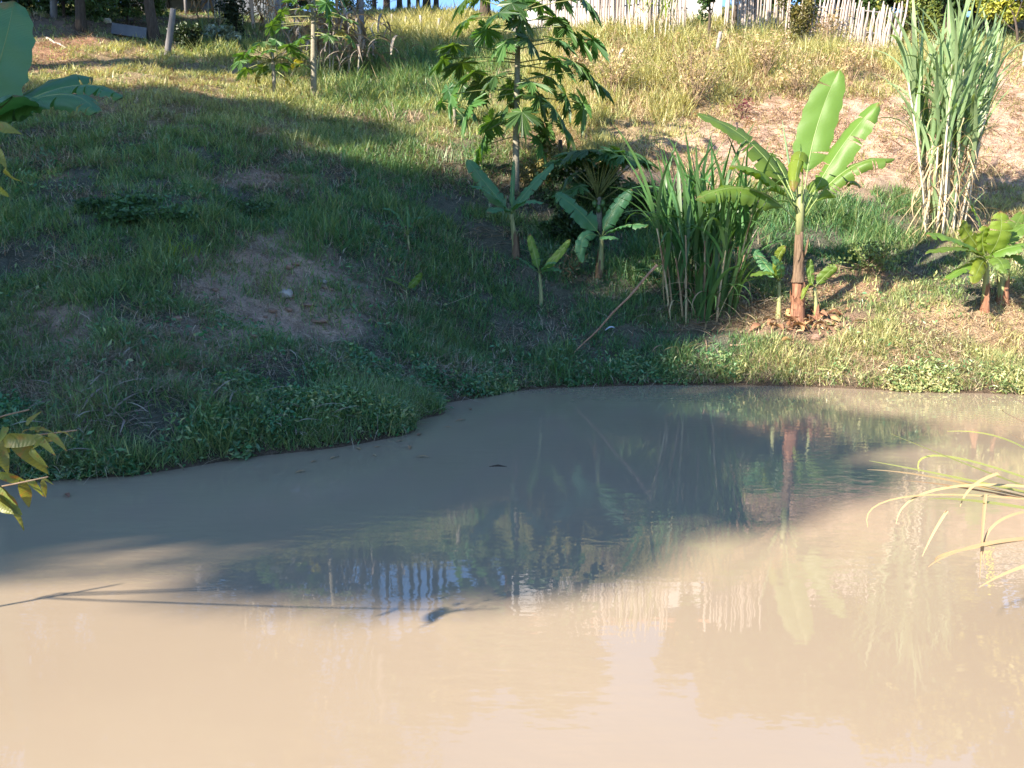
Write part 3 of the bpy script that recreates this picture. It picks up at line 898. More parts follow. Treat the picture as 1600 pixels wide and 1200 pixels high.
sucker((1276, 496), 'small banana sucker with two upright leaves, right of the tall banana stem',
       [((1266, 425), (1267, 404), 0, .0, .07, FR, dict(mat='banana')), ((1292, 428), (1308, 416), -.1, -.2, .09, FR, dict(mat='banana')),
        ((1262, 445), (1252, 470), -.1, -.2, .04, UP, dict(mat='banana_yellow'))], h_px=(1272, 450), r0=.04, dry=0.6, group='banana suckers')
# right hand banana pair
sucker((1538, 486), 'short banana plant with yellow-green leaves at the right edge',
       [((1495, 375), (1448, 368), -.3, -.5, .17, UP, dict(mat='banana', tears=2)), ((1500, 388), (1446, 396), -.5, -.8, .13, UP, dict(mat='banana', tears=1)),
        ((1515, 368), (1502, 347), -.1, -.2, .13, FR, dict(mat='banana_yellow')), ((1532, 350), (1508, 306), .3, .5, .12, (0.8, -.5, .3), dict(mat='banana', droop=0.2)),
        ((1562, 368), (1563, 330), -.2, -.15, .19, FR, dict(mat='banana_yellow', droop=0.2)), ((1575, 372), (1604, 350), .1, .2, .15, UP, dict(mat='banana')),
        ((1572, 388), (1625, 382), -.2, -.3, .17, UP, dict(mat='banana', tears=3)), ((1512, 415), (1474, 438), -.4, -.6, .10, UP, dict(mat='banana')),
        ((1532, 415), (1520, 444), -.5, -.7, .12, FR, dict(mat='banana_yellow')), ((1560, 405), (1570, 428), -.5, -.75, .14, (0, -.6, .8), dict(mat='banana')),
        ((1535, 375), (1542, 352), -.1, -.2, .10, FR, dict(mat='banana_yellow'))],
       h_px=(1541, 405), r0=.055, dry=0.7, stem_mat='stem')
sucker((1566, 474), 'second stem of banana with dry brown sheaths, behind the short banana at right edge',
       [((1590, 385), (1640, 395), -.1, -.2, .17, UP, dict(mat='banana', tears=3)), ((1575, 375), (1600, 330), .2, .3, .15, FR, dict(mat='banana')),
        ((1590, 400), (1612, 432), -.2, -.3, .14, UP, dict(mat='banana'))], h_px=(1563, 408), r0=.075, dry=0.95)
# shaded bananas in the dip
sucker((806, 402), 'shaded banana plant with spread leaves standing before the tall papaya trunk',
       [((760, 288), (730, 249), .1, .2, .15, FR), ((765, 300), (731, 291), -.2, -.4, .14, UP), ((801, 290), (803, 249), 0, 0, .045, FR),
        ((825, 297), (866, 256), .1, .2, .13, (-.4, -.6, .6)), ((780, 325), (762, 333), -.5, -.8, .13, UP, dict(mat='banana_dark')), ((815, 315), (850, 318), -.3, -.6, .10, UP)],
       h_px=(799, 335), r0=.06, group='young bananas in the shade', dry=0.7)
sucker((936, 432), 'shaded banana plant with wide dark leaf, below the umbrella-shaped papaya',
       [((905, 330), (868, 302), .0, .0, .20, (0.3, -.9, .5)), ((958, 330), (988, 296), -.1, -.1, .15, (-.4, -.9, .2)), ((975, 353), (1013, 352), -.3, -.5, .14, UP),
        ((912, 372), (910, 412), -.3, -.4, .11, FR), ((952, 370), (958, 374), -.5, -.8, .12, UP), ((950, 345), (948, 330), .1, .1, .05, FR)],
       h_px=(940, 370), r0=.055, group='young bananas in the shade', dry=0.8)
sucker((845, 474), 'young banana with three raised leaves on the shaded grass',
       [((834, 392), (827, 366), 0, 0, .075, FR, dict(mat='banana')), ((872, 398), (891, 374), -.05, -.1, .07, FR, dict(mat='banana')), ((822, 410), (807, 402), -.1, -.2, .08, UP),
        ((858, 412), (862, 412), -.3, -.45, .09, UP), ((860, 420), (878, 424), -.2, -.3, .07, UP)], h_px=(843, 428), r0=.035, group='young bananas in the shade')
sucker((638, 398), 'thin banana sapling with few leaves high on the shaded bank',
       [((618, 333), (597, 327), -.1, -.2, .06, UP), ((637, 335), (635, 321), 0, 0, .03, FR), ((648, 344), (656, 342), -.1, -.2, .07, UP), ((615, 352), (598, 356), -.2, -.3, .04, UP)],
       h_px=(637, 368), r0=.025, group='young bananas in the shade', dry=.8)
sucker((634, 464), 'tiny banana sprout with two broad leaves on the shaded bank',
       [((620, 440), (602, 434), -.1, -.15, .06, UP, dict(mat='banana')), ((648, 440), (659, 426), -.05, -.1, .06, FR, dict(mat='banana'))], h_px=(634, 452), r0=.02, group='young bananas in the shade')

def banana_left():
    D = 7.2
    q = at(-75, 300, D); b = Vector((q.x, q.y, g1(q.x, q.y)))
    r = thing('banana_plant', 'large shaded banana plant at left edge, one broad leaf upright and others drooping', 'banana plant', b)
    top = at(-50, 195, D) - b
    stem(r, top, 0.13, 0.075)
    sheaths(r, Vector((0, 0, 0)), 0.8, 0.13, 5)
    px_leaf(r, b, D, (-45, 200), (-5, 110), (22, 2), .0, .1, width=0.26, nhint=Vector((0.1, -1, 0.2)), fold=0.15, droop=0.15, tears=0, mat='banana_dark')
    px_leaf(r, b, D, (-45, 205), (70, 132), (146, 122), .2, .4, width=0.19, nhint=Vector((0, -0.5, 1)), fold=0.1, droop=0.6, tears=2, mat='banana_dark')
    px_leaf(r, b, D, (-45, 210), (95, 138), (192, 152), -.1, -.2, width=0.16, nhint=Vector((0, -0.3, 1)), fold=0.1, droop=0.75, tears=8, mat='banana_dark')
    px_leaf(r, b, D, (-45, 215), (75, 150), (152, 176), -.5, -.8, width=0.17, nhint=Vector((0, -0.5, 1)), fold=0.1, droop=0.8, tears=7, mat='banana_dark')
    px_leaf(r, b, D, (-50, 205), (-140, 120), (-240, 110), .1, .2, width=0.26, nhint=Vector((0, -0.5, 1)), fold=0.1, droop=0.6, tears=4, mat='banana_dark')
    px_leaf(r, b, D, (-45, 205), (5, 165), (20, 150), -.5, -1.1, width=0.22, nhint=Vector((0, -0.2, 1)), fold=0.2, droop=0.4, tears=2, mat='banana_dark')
banana_left()

# ------------------------------------------------------------------ papaya
def papaya_leaf_mesh(seed, deep=0.40):
    rr = random.Random(seed)
    pts = []
    nl = 7
    for k in range(nl):
        th = -2.55 + 5.1 * k / (nl - 1)
        Lk = 1.0 - 0.34 * abs(k - 3) / 3 + rr.uniform(-.06, .06)
        dt = 5.1 / (nl - 1) / 2
        seqs = [(-1.0, deep), (-0.80, 0.56), (-0.72, 0.80), (-0.48, 0.66), (-0.40, 0.93), (-.16, 0.82), (0, 1.05), (.16, 0.82), (.40, 0.93), (.48, 0.66), (.72, 0.80), (.80, 0.56)]
        for f, r in seqs:
            pts.append((th + dt * f * (1.05 if abs(f) < 1 else 1), r * Lk * (1 + rr.uniform(-.05, .05)), k))
    pts.append((2.55 + 5.1 / 12, deep * .7, 6))
    V, Fs = [(0, 0, 0)], []
    for th, r, k in pts:
        lobe_z = math.sin(k * 2.1 + seed) * 0.10
        z = -0.42 * r * r + lobe_z * r + rr.uniform(-.015, .015)
        V.append((math.cos(th) * r, math.sin(th) * r, z))
    for i in range(1, len(pts)):
        Fs.append((0, i, i + 1))
    me = MB().add(V, Fs)
    return me

PAP = {}
for key in ('papaya', 'papaya_lit', 'papaya_yellow'):
    PAP[key] = [papaya_leaf_mesh(s).mesh('papaya_leaf', M[key], smooth=False) for s in range(5)]

def papaya_leaf(root, attach, center, size, mat, droop=0.5):
    """leaf blade at center facing outward and down from the trunk point attach (plant space), petiole as sub-part"""
    out = center - attach
    outh = Vector((out.x, out.y, 0))
    if outh.length < 0.05: outh = Vector((random.uniform(-1, 1), random.uniform(-1, 1), 0))
    outh.normalize()
    xax = (outh * math.cos(droop) - Vector((0, 0, 1)) * math.sin(droop)).normalized()
    zax = (outh * math.sin(droop) + Vector((0, 0, 1)) * math.cos(droop)).normalized()
    zax = (zax + jit(0.35)).normalized()
    yax = zax.cross(xax).normalized(); xax = yax.cross(zax).normalized()
    m3 = Matrix((xax, yax, zax)).transposed().to_4x4()
    m4 = Matrix.Translation(center) @ m3 @ Matrix.Scale(size, 4)
    lf = link('leaf', random.choice(PAP[mat]), root, mat4=m4)
    mb = MB()
    mid = attach.lerp(center, 0.5) + Vector((0, 0, 0.06 * out.length))
    tube(mb, bez(attach, mid, center, 5), [0.013, .012, .011, .010, .009, .008], 5)
    pe = mb.build('petiole', M['petiole'], lf)
    pe.matrix_parent_inverse = m4.inverted()
    return lf

def papaya_tree(base, trunk_pts, radii, leaves, label, mat, size, fruits=()):
    r = thing('papaya_tree', label, 'papaya tree', base)
    mb = MB()
    tube(mb, trunk_pts, radii, 10, jitter=0.05)
    mb.build('trunk', M['ptrunk'], r)
    for att, cen, sz, mt, dr in leaves:
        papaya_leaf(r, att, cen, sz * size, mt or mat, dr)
    for p, s in fruits:
        f = MB()
        rings = 7
        pts = [p + Vector((0, 0, s * (0.9 - 1.8 * i / rings))) for i in range(rings + 1)]
        tube(f, pts, [max(.004, s * 0.55 * math.sin(math.pi * (i + .15) / (rings + .3)) ** 0.7) for i in range(rings + 1)], 8)
        f.build('fruit', M['fruit'], r)
    return r

def papaya_tall():
    b = hit(806, 302)
    D = b.y
    trunk = [at(806, 302, D) - b - Vector((0, 0, .1))] + [at(x, y, D) - b for x, y in ((806, 250), (807, 190), (808, 130), (809, 75), (809, 30), (810, 5))]
    centers = [(735, 30), (715, 70), (700, 92), (728, 98), (752, 132), (745, 112), (712, 148), (738, 165), (772, 188), (762, 205), (752, 232),
               (862, 28), (880, 42), (900, 62), (918, 62), (868, 62), (890, 96), (912, 112), (925, 128), (862, 92), (880, 148), (905, 162), (862, 168), (878, 198), (848, 212),
               (828, 128), (800, 132), (796, 160), (840, 150), (815, 175), (790, 66), (825, 60), (782, 20), (840, 5), (810, -10), (760, -12), (870, -8), (735, -5), (905, -2), (765, 45), (850, 118), (776, 118), (842, 222), (815, 30), (800, 5), (850, 200)]
    lv = []
    for x, y in centers:
        dD = random.uniform(-0.75, 0.75) * (1 - min(1, abs(x - 808) / 140) * 0.5)
        c = at(808 + (x - 808) * 1.07, y, D + dD) - b
        ya = min(215, max(20, y + random.uniform(-18, 6) - (10 if y > 120 else -14)))
        a = at(808, ya, D) - b
        low = y > 140
        mt = None
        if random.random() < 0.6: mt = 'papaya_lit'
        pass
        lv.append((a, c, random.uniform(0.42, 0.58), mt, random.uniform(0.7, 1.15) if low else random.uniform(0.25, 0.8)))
    papaya_tree(b, trunk, [.075, .07, .066, .06, .05, .045, .03], lv, 'tall papaya tree with many drooping leaf tiers and a bare grey trunk', 'papaya', 1.0)
papaya_tall()

def papaya_shade():
    b = hit(936, 402)
    q = at(936, 402, b.y + 1.0); b = Vector((q.x, q.y, g1(q.x, q.y)))
    D = b.y
    tp = at(936, 308, D) - b
    lv = []
    for i in range(24):
        a = i * 2.4
        rad = random.uniform(0.35, 0.85)
        c = tp + Vector((math.cos(a) * rad * 1.0, math.sin(a) * rad, 0.82 - 0.30 * rad * rad + random.uniform(-.05, .05)))
        lv.append((tp + jit(.04), c, random.uniform(.36, .46), None, random.uniform(.05, .35)))
    for x, y in ((890, 275), (880, 300), (905, 290), (985, 285)):
        lv.append((tp - Vector((0, 0, .1)), at(x, y, D - .4) - b, .27, None, .6))
    fr = [(tp + Vector((math.cos(a) * .10, math.sin(a) * .10, -0.12 - 0.09 * (k % 2))), .085) for k, a in enumerate((-2.6, -1.7, -0.9, 0.2, 1.5))]
    papaya_tree(b, [Vector((0, 0, -.1)), tp * .5, tp], [.06, .055, .045], lv, 'low umbrella-shaped papaya with green fruit in the shade beside the cane', 'papaya', 1.0, fr)
papaya_shade()

def papaya_back():
    b = hit(490, 158); D = b.y
    tr = [at(490, 158, D) - b - Vector((0, 0, .1))] + [at(490, y, D) - b for y in (120, 80, 45, 20, 0, -15)]
    lv = []
    for x, y in ((440, 42), (455, 75), (462, 95), (528, 22), (545, 30), (535, 50), (548, 60), (515, 30), (440, 18), (430, 30), (470, 60), (512, 55), (500, -10), (470, -8), (530, -5), (455, 0), (480, 8), (510, 5), (425, 40)):
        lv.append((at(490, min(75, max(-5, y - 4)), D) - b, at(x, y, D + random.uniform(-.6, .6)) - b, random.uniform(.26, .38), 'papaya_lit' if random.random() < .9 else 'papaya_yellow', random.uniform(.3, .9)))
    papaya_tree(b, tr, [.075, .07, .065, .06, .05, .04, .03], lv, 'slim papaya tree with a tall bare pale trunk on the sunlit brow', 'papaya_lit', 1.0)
    b = hit(429, 152); D = b.y
    tr = [Vector((0, 0, -.1)), at(428, 120, D) - b, at(426, 95, D) - b, at(425, 80, D) - b]
    lv = []
    for x, y in ((375, 95), (392, 75), (410, 65), (430, 62), (450, 72), (468, 100), (400, 88), (445, 88), (420, 78), (385, 108), (462, 82), (438, 100), (410, 105), (380, 85)):
        lv.append((at(426, 95, D) - b, at(x, y, D + random.uniform(-.7, .5)) - b, random.uniform(.26, .36), 'papaya_lit', random.uniform(.2, .7)))
    lv.append((at(427, 108, D) - b, at(400, 122, D - .2) - b, .2, 'papaya_yellow', 1.2))
    lv.append((at(427, 108, D) - b, at(450, 125, D - .2) - b, .2, 'papaya_yellow', 1.2))
    papaya_tree(b, tr, [.05, .045, .04, .035], lv, 'bushy low papaya with sunlit green crown, left of the slim papaya', 'papaya_lit', 1.0)
    b = hit(712, 200); D = b.y
    tp = at(708, 165, D) - b
    lv = [(tp, at(x, y, D + random.uniform(-.4, .4)) - b, random.uniform(.28, .36), None, random.uniform(.5, 1)) for x, y in ((700, 140), (722, 132), (735, 150), (690, 160), (715, 172), (740, 175), (725, 185))]
    papaya_tree(b, [Vector((0, 0, -.1)), tp], [.06, .05], lv, 'small dark papaya at the left of the tall papaya, on the brow', 'papaya', 1.0)
papaya_back()

# ------------------------------------------------------------------ sugar cane and reeds
def strap(length, width, e0, bend, seed, mat, name, seg=9, fold=0.18):
    """a strap leaf from the origin, rising at e0 towards +X and curling over by bend"""
    rr = random.Random(seed)
    p = Vector((0, 0, 0)); V, Fs, U = [], [], []
    side = rr.uniform(-.25, .25)
    for i in range(seg + 1):
        t = i / seg
        a = e0 - bend * t ** 1.6
        w = width * (0.55 + 0.45 * min(1, t * 4)) * (1 - t ** 2.6) + 0.001
        y = side * length * t * t
        tw = 0.5 * side * t * 4
        V += [p + Vector((0, y - w / 2 * math.cos(tw), w * fold + w / 2 * math.sin(tw))), p + Vector((0, y, 0)), p + Vector((0, y + w / 2 * math.cos(tw), w * fold - w / 2 * math.sin(tw)))]
        U += [(t + .001, 0), (t + .001, .5), (t + .001, 1)]
        p = p + Vector((math.cos(a), 0, math.sin(a))) * (length / seg)
    for i in range(seg):
        for k in range(2):
            v = i * 3 + k
            Fs.append((v, v + 1, v + 4, v + 3))
    return MB().add(V, Fs, U).mesh(name, mat)

def straps(mat, spec, name='cane_leaf'):
    return [strap(L_, w, R(e), R(b), i, M[mat], name) for i, (L_, w, e, b) in enumerate(spec)]
ST_UP = straps('cane_leaf', [(1.5, .068, 84, 45), (1.6, .072, 78, 80), (1.4, .065, 74, 120), (1.7, .07, 82, 30), (1.3, .062, 68, 160), (1.6, .072, 84, 18)])
ST_BLUE = straps('cane_leaf_blue', [(1.5, .07, 82, 25), (1.5, .066, 76, 45), (1.4, .06, 78, 80), (1.6, .075, 82, 15), (1.3, .06, 74, 130), (1.5, .07, 84, 10), (1.2, .05, 70, 50)])
ST_DRY = straps('dry_leaf', [(1.1, .035, 20, 120), (0.9, .03, 40, 170), (1.0, .032, -20, 70), (0.8, .028, 60, 190), (1.2, .03, -50, 35)], 'dry_leaf')
ST_GREY = straps('grey_leaf', [(1.3, .075, 30, 130), (1.2, .07, 60, 170), (1.4, .07, 10, 95), (1.0, .065, -10, 75), (1.5, .08, 75, 165)], 'dead_leaf')

ST_WIDE = straps('dry_leaf', [(1.1, .075, 20, 120), (0.9, .06, 40, 170), (1.0, .07, -20, 70), (0.8, .06, 60, 190), (1.2, .07, -50, 35)], 'dead_leaf')

def place_strap(root, me, p, heading, tilt=0.0, scale=1.0, name='leaf', roll=0.0):
    m = Matrix.Translation(p) @ Matrix.Rotation(heading, 4, 'Z') @ Matrix.Rotation(tilt, 4, 'Y') @ Matrix.Rotation(roll, 4, 'X') @ Matrix.Scale(scale, 4)
    return link(name, me, root, mat4=m)

def cane_clump(base, label, n, spread, h, lean, leaf_set, leaf_n, leaf_scale, dry_n, stalk_mat, hmin=0.55, group=None, r=0.016, basal=0, squash=0.8, dry_low=True, name='sugar_cane'):
    root = thing(name, label, 'sugar cane', base, group)
    for k in range(n):
        a = k * 2.4; rad = spread * math.sqrt((k + .5) / n)
        dx, dy = math.cos(a) * rad, math.sin(a) * rad * squash
        z0 = g1(base.x + dx, base.y + dy) - base.z - .04
        p0 = Vector((dx, dy, z0))
        hh = h * random.uniform(hmin, 1.0)
        ld = Vector((dx, dy, 0)) / (spread + 1e-6) * lean + Vector((random.uniform(-.08, .08), random.uniform(-.08, .08), 0))
        top = p0 + Vector((ld.x * hh, ld.y * hh, hh))
        bow = Vector((-ld.x, -ld.y, 0)) * 0.15 * hh
        pts = bez(p0, p0.lerp(top, .5) + bow, top, 12)
        mb = MB()
        tube(mb, pts, [r * (1.0 if i % 2 else 1.12) * (1 - .35 * i / 12) for i in range(13)], 6)
        mb.build('stalk', M[stalk_mat], root)
        for j in range(leaf_n):
            t = 0.45 + 0.55 * (j + random.random()) / leaf_n
            i = min(11, int(t * 12))
            p = pts[i].lerp(pts[i + 1], t * 12 - i)
            hd = math.atan2(ld.y, ld.x) + random.gauss(0, 1.1) + (math.pi if j % 3 == 0 else 0)
            place_strap(root, random.choice(leaf_set), p, hd, -ld.length * random.uniform(0, .3), leaf_scale * random.uniform(.7, 1.1), 'leaf', random.uniform(-.2, .2))
        for j in range(dry_n):
            t = random.uniform(0.2, 0.75)
            i = min(11, int(t * 12)); p = pts[i]
            place_strap(root, random.choice(ST_DRY), p, random.uniform(0, 6.28), 0, leaf_scale * random.uniform(.5, .95), 'dry_leaf')
    for k in range(basal):
        a = random.uniform(0, 6.28); rad = spread * random.uniform(.3, 1.05)
        dx, dy = math.cos(a) * rad, math.sin(a) * rad * squash
        p = Vector((dx, dy, g1(base.x + dx, base.y + dy) - base.z))
        place_strap(root, random.choice(leaf_set), p, a + random.gauss(0, .7), 0, leaf_scale * random.uniform(.55, 1.1), 'leaf')
    return root

bc = hit(1098, 478)
cane_clump(bc, 'dense green cane clump with arching leaves between the brown pole and banana', 26, 0.55, 1.5, 0.20, ST_UP, 8, 1.0, 2, 'stalk_red', basal=80, r=.018)
bt = hit(1472, 362)
cane_clump(bt, 'tall upright cane stand with dry white stalks on the right slope', 30, 0.36, 3.0, 0.135, ST_BLUE, 12, 1.1, 8, 'stalk', hmin=.66, r=.022, basal=12)

def reeds(label, base, leaves, mats, name='reed_clump', cat='reeds', D=2.9):
    root = thing(name, label, cat, base)
    for i, (p0, p1, p2, d0, d2, w, mt) in enumerate(leaves):
        a = at(*p0, d0) - base; c = at(*p2, d2) - base; b = at(*p1, (d0 + d2) / 2) - base
        P1 = b * 2 - (a + c) * .5
        mid = bez(a, P1, c, 14)
        mb = MB(); V, Fs, U = [], [], []
        for k, p in enumerate(mid):
            t = k / 14
            tan = (mid[min(k + 1, 14)] - mid[max(k - 1, 0)]).normalized()
            nn = Vector((0, -0.6, 0.9)); nn = (nn - tan * nn.dot(tan)).normalized()
            lat = tan.cross(nn)
            ww = w * (1 - t ** 2.2) * .31 + .0008
            V += [p - lat * ww + nn * ww * .25, p, p + lat * ww + nn * ww * .25]
            U += [(t + .001, 0), (t + .001, .5), (t + .001, 1)]
        for k in range(14):
            for q in range(2):
                v = k * 3 + q
                Fs.append((v, v + 1, v + 4, v + 3))
        mb.add(V, Fs, U).build('leaf', M[mt], root)
    return root
rb = Vector((2.75, 2.95, g1(2.75, 2.95)))
B0 = (1690, 790)
reeds('yellowing reed clump leaning over the water at the right edge', rb, [
    (B0, (1560, 745), (1390, 677), 3.0, 2.75, .022, 'reed'), (B0, (1600, 700), (1480, 674), 3.0, 2.9, .022, 'reed'),
    (B0, (1520, 752), (1358, 720), 3.0, 2.7, .024, 'reed'), ((1690, 800), (1490, 752), (1355, 734), 3.0, 2.65, .02, 'reed_dry'),
    ((1690, 800), (1520, 765), (1408, 751), 3.0, 2.7, .018, 'reed_dry'), ((1690, 810), (1540, 785), (1450, 780), 2.9, 2.6, .024, 'reed'),
    ((1690, 780), (1490, 715), (1436, 738), 3.0, 2.8, .02, 'reed'), ((1690, 770), (1480, 762), (1400, 818), 2.9, 2.7, .018, 'reed_dry'),
    ((1690, 790), (1430, 775), (1356, 824), 2.9, 2.6, .012, 'reed_dry'), ((1690, 838), (1540, 850), (1450, 886), 2.8, 2.6, .024, 'reed_dry'),
    ((1690, 830), (1500, 860), (1470, 880), 2.8, 2.6, .018, 'reed_dry'), ((1560, 740), (1520, 760), (1500, 792), 2.8, 2.7, .016, 'reed_dry'),
    ((1600, 800), (1545, 830), (1540, 890), 2.8, 2.7, .014, 'reed_dry'), ((1540, 772), (1535, 830), (1531, 905), 2.75, 2.7, .016, 'reed_dry'),
    ((1480, 798), (1460, 830), (1441, 869), 2.7, 2.65, .012, 'reed_dry'), ((1700, 860), (1600, 885), (1530, 918), 2.6, 2.5, .02, 'reed_dry'),
    ((1700, 650), (1620, 640), (1560, 600), 3.0, 2.9, .022, 'reed_dry'), ((1700, 700), (1590, 655), (1570, 640), 3.0, 2.9, .016, 'reed_dry'),
    ((1700, 760), (1600, 690), (1500, 640), 3.1, 3.0, .004, 'reed_dry')], None)

def tuft(px, py, label, n, L_, w, mats, cat='grass tuft', name='grass_tuft', group='grass tufts on the bank', e=(60, 88), spread=.08):
    b = hit(px, py)
    r = thing(name, label, cat, b, group)
    ms = [strap(L_ * random.uniform(.7, 1.1), w, R(random.uniform(*e)), R(random.uniform(20, 110)), random.randint(0, 999), M[mats[i % len(mats)]], 'blade', seg=6) for i in range(5)]
    for k in range(n):
        place_strap(r, random.choice(ms), Vector((random.gauss(0, spread), random.gauss(0, spread), -.02)), random.uniform(0, 6.28), 0, random.uniform(.6, 1.1), 'blade')
    return r
tuft(878, 598, 'upright green grass tuft at the foot of the brown pole', 26, .48, .012, ['cane_leaf'])
tuft(935, 600, 'taller dark grass tuft at the water edge, right of the pole foot', 34, .60, .012, ['cane_leaf'])
tuft(280, 400, 'bright yellow-green grass tuft in the middle of the shaded bank', 60, .34, .010, ['banana_yellow'], spread=.13)
tuft(182, 402, 'small green grass tuft beside the dark leafy bush', 26, .30, .009, ['cane_leaf'])
tuft(485, 400, 'green grass tuft just above the bare earth patch', 36, .30, .010, ['cane_leaf'], spread=.12)
tuft(600, 500, 'loose green grass tuft low on the shaded bank', 34, .32, .010, ['cane_leaf'], spread=.12)
tuft(1050, 590, 'thin grass tuft at the shore below the cane', 16, .35, .009, ['cane_leaf'])
tuft(705, 255, 'pale grass tuft on the sunlit brow beside the thatch', 40, .45, .012, ['cane_leaf_blue'], spread=.18)
tuft(1350, 480, 'fresh green grass tuft right of the banana leaf litter', 30, .28, .010, ['cane_leaf_blue'], spread=.12)
tuft(1425, 480, 'thin tall weed stem on the sunny grass between the two bananas', 12, .42, .012, ['cane_leaf_blue'])
tuft(620, 190, 'brown and green grass hummock in the hollow beyond the brow', 90, .55, .016, ['dry_leaf', 'cane_leaf', 'grey_leaf'], spread=.45)
tuft(575, 92, 'dark spiky grass clump at the foot of the tall grey trunk', 50, .95, .03, ['cane_leaf'], spread=.15)
tuft(5, 355, 'small broad-bladed tuft at the left edge under the banana', 10, .30, .030, ['cane_leaf'])

# dead cane clumps
def dead_clump(px, py, label, n, sx, h, mats, stalks=8):
    b = hit(px, py)
    r = thing('dry_cane', label, 'dry cane', b, 'dry cane clumps')
    for k in range(stalks):
        dx = random.gauss(0, sx * .5); dy = random.gauss(0, sx * .3)
        hh = h * random.uniform(.6, 1.1)
        mb = MB(); p0 = Vector((dx, dy, -.1)); p1 = p0 + Vector((random.gauss(0, .12) * hh, random.gauss(0, .1) * hh, hh))
        tube(mb, bez(p0, p0.lerp(p1, .5) + jit(.08), p1, 5), [.022] * 6, 5)
        mb.build('stalk', M['stalk'], r)
    for k in range(n):
        dx = random.gauss(0, sx); dy = random.gauss(0, sx * .5)
        place_strap(r, random.choice(mats), Vector((dx, dy, h * random.uniform(.25, 1.0) * (1 - .25 * min(1, abs(dx) / sx)))), random.uniform(0, 6.28), random.uniform(-.3, .3), random.uniform(.6, 1.2), 'dead_leaf')
    return r
dead_clump(525, 118, 'grey heap of drooping dead cane leaves behind the slim papaya', 230, .8, 1.8, ST_GREY, 8)
dead_clump(345, 36, 'bleached dry cane stand beside the tin shed', 90, .45, 2.4, ST_WIDE, 14)
dead_clump(420, 52, 'bleached dry cane stand above the bushy papaya', 100, .6, 2.2, ST_WIDE, 14)

# ------------------------------------------------------------------ trees
def tree(base, label, h, crown, leaf_n, leaf_size, cols, trunk_r=.2, bark='bark', lean=(0, 0), name='broadleaf_tree', group=None, trunk_h=.45, clumps=26, cat='tree', hue_var=.35, trunks=1, solid=0.0):
    """crown = (cx,cy,cz,rx,ry,rz) in the tree's own space; leaf clumps spread through that volume, limbs run to them"""
    root = thing(name, label, cat, base, group)
    cx, cy, cz, rx, ry, rz = crown
    cents = []
    for k in range(clumps):
        u = rng.normal(size=3); u /= np.linalg.norm(u)
        rr = rng.random() ** 0.45
        cents.append(np.array([cx + u[0] * rx * rr, cy + u[1] * ry * rr, cz + u[2] * rz * rr]))
    mb = MB()
    for tk in range(trunks):
        ox = (tk - (trunks - 1) / 2) * trunk_r * 2.2
        top = Vector((cx * .8 + ox * 1.5, cy * .8, cz - rz * .3))
        tp = bez(Vector((ox, 0, -.25)), Vector((lean[0] + ox, lean[1], h * .35)), top, 8)
        tube(mb, tp, [trunk_r * (1.25 if i == 0 else 1 - .075 * i) for i in range(9)], 8, jitter=.08)
        for c in cents[tk::max(1, trunks * 2)]:
            cv = Vector(c)
            i = random.randint(3, 8)
            s = tp[i]
            m = s.lerp(cv, .5) + Vector((0, 0, .15 * rz)) + jit(.2)
            tube(mb, bez(s, m, cv, 5), [trunk_r * .42 * (1 - .16 * q) for q in range(6)], 5)
    mb.build('trunk', M[bark], root)
    per = leaf_n // clumps
    P, C = [], []
    for c in cents:
        sc = np.array([rx, ry, rz]) * rng.uniform(.22, .42) * (26 / clumps) ** .33
        u = rng.normal(size=(per, 3)); u /= np.linalg.norm(u, axis=1, keepdims=True)
        q = c + u * sc * (rng.random((per, 1)) ** .4)
        P.append(q)
        t = np.clip(rng.random() + rng.normal(0, .15, (per, 1)), 0, 1)
        C.append((np.array(cols[0]) * (1 - t) + np.array(cols[1]) * t) * rng.uniform(1 - hue_var, 1 + hue_var, (per, 1)))
    P = np.concatenate(P); C = np.concatenate(C)
    nrm = rng.normal(size=P.shape) + np.array([0, 0, .7]); nrm /= np.linalg.norm(nrm, axis=1, keepdims=True)
    leaf_quads('crown', P, nrm, rng.uniform(.7, 1.3, len(P)) * leaf_size, C, M['treeleaf'], .55, parent=root, kind=None)
    return root

def base_at(x, y):
    return Vector((x, y, g1(x, y)))
DG = ((0.030, 0.060, 0.018), (0.06, 0.11, 0.03))
MG = ((0.05, 0.10, 0.025), (0.10, 0.16, 0.04))
YG = ((0.10, 0.14, 0.03), (0.26, 0.24, 0.05))
OG = ((0.09, 0.10, 0.03), (0.20, 0.17, 0.05))

# trees that shade the left bank: a row behind the left shore, out of the picture
perp = Vector((-SUN_DIR.y, SUN_DIR.x, 0))
def sn(s, n):                       # plan point s along the light, n across it
    v = SUN_DIR * s + perp * n
    return v.x, v.y
for (s, n, h, rx, rz, cz, lab) in (
        (-13, 4.55, 12, 1.9, 1.5, 9.1, 'low-crowned tree leaning out in front of the row on the near left shore'),
        (-17, 7.8, 13.5, 3.3, 5.2, 9.2, 'first in the row of tall trees on the near left shore'),
        (-18, 11.0, 16.5, 4.0, 6.0, 11.8, 'second in the row of tall trees on the near left shore'),
        (-17.5, 15.8, 16.5, 4.0, 5.8, 11.3, 'third in the row of tall trees on the near left shore'),
        (-18.5, 20.5, 16.5, 4.0, 5.6, 9.6, 'fourth in the row of tall trees on the near left shore'),
        (-8, 28.0, 15, 3.6, 4.5, 11.5, 'fifth in the row, a tall tree up the left bank'),
        (-7, 21.5, 21, 3.0, 1.6, 17.0, 'high-crowned tree up the left bank')):
    low = lab.startswith('low-crowned')
    x, y = sn(s, n + (3.4 if low else 0))
    off = perp * (-3.4 if low else 0)
    tree(base_at(x, y), lab, h, (off.x, off.y, cz, rx, rx, rz), 24000 if low else 26000, .44, DG, .3, clumps=84 if low else 110, group='tall trees on the near left shore')

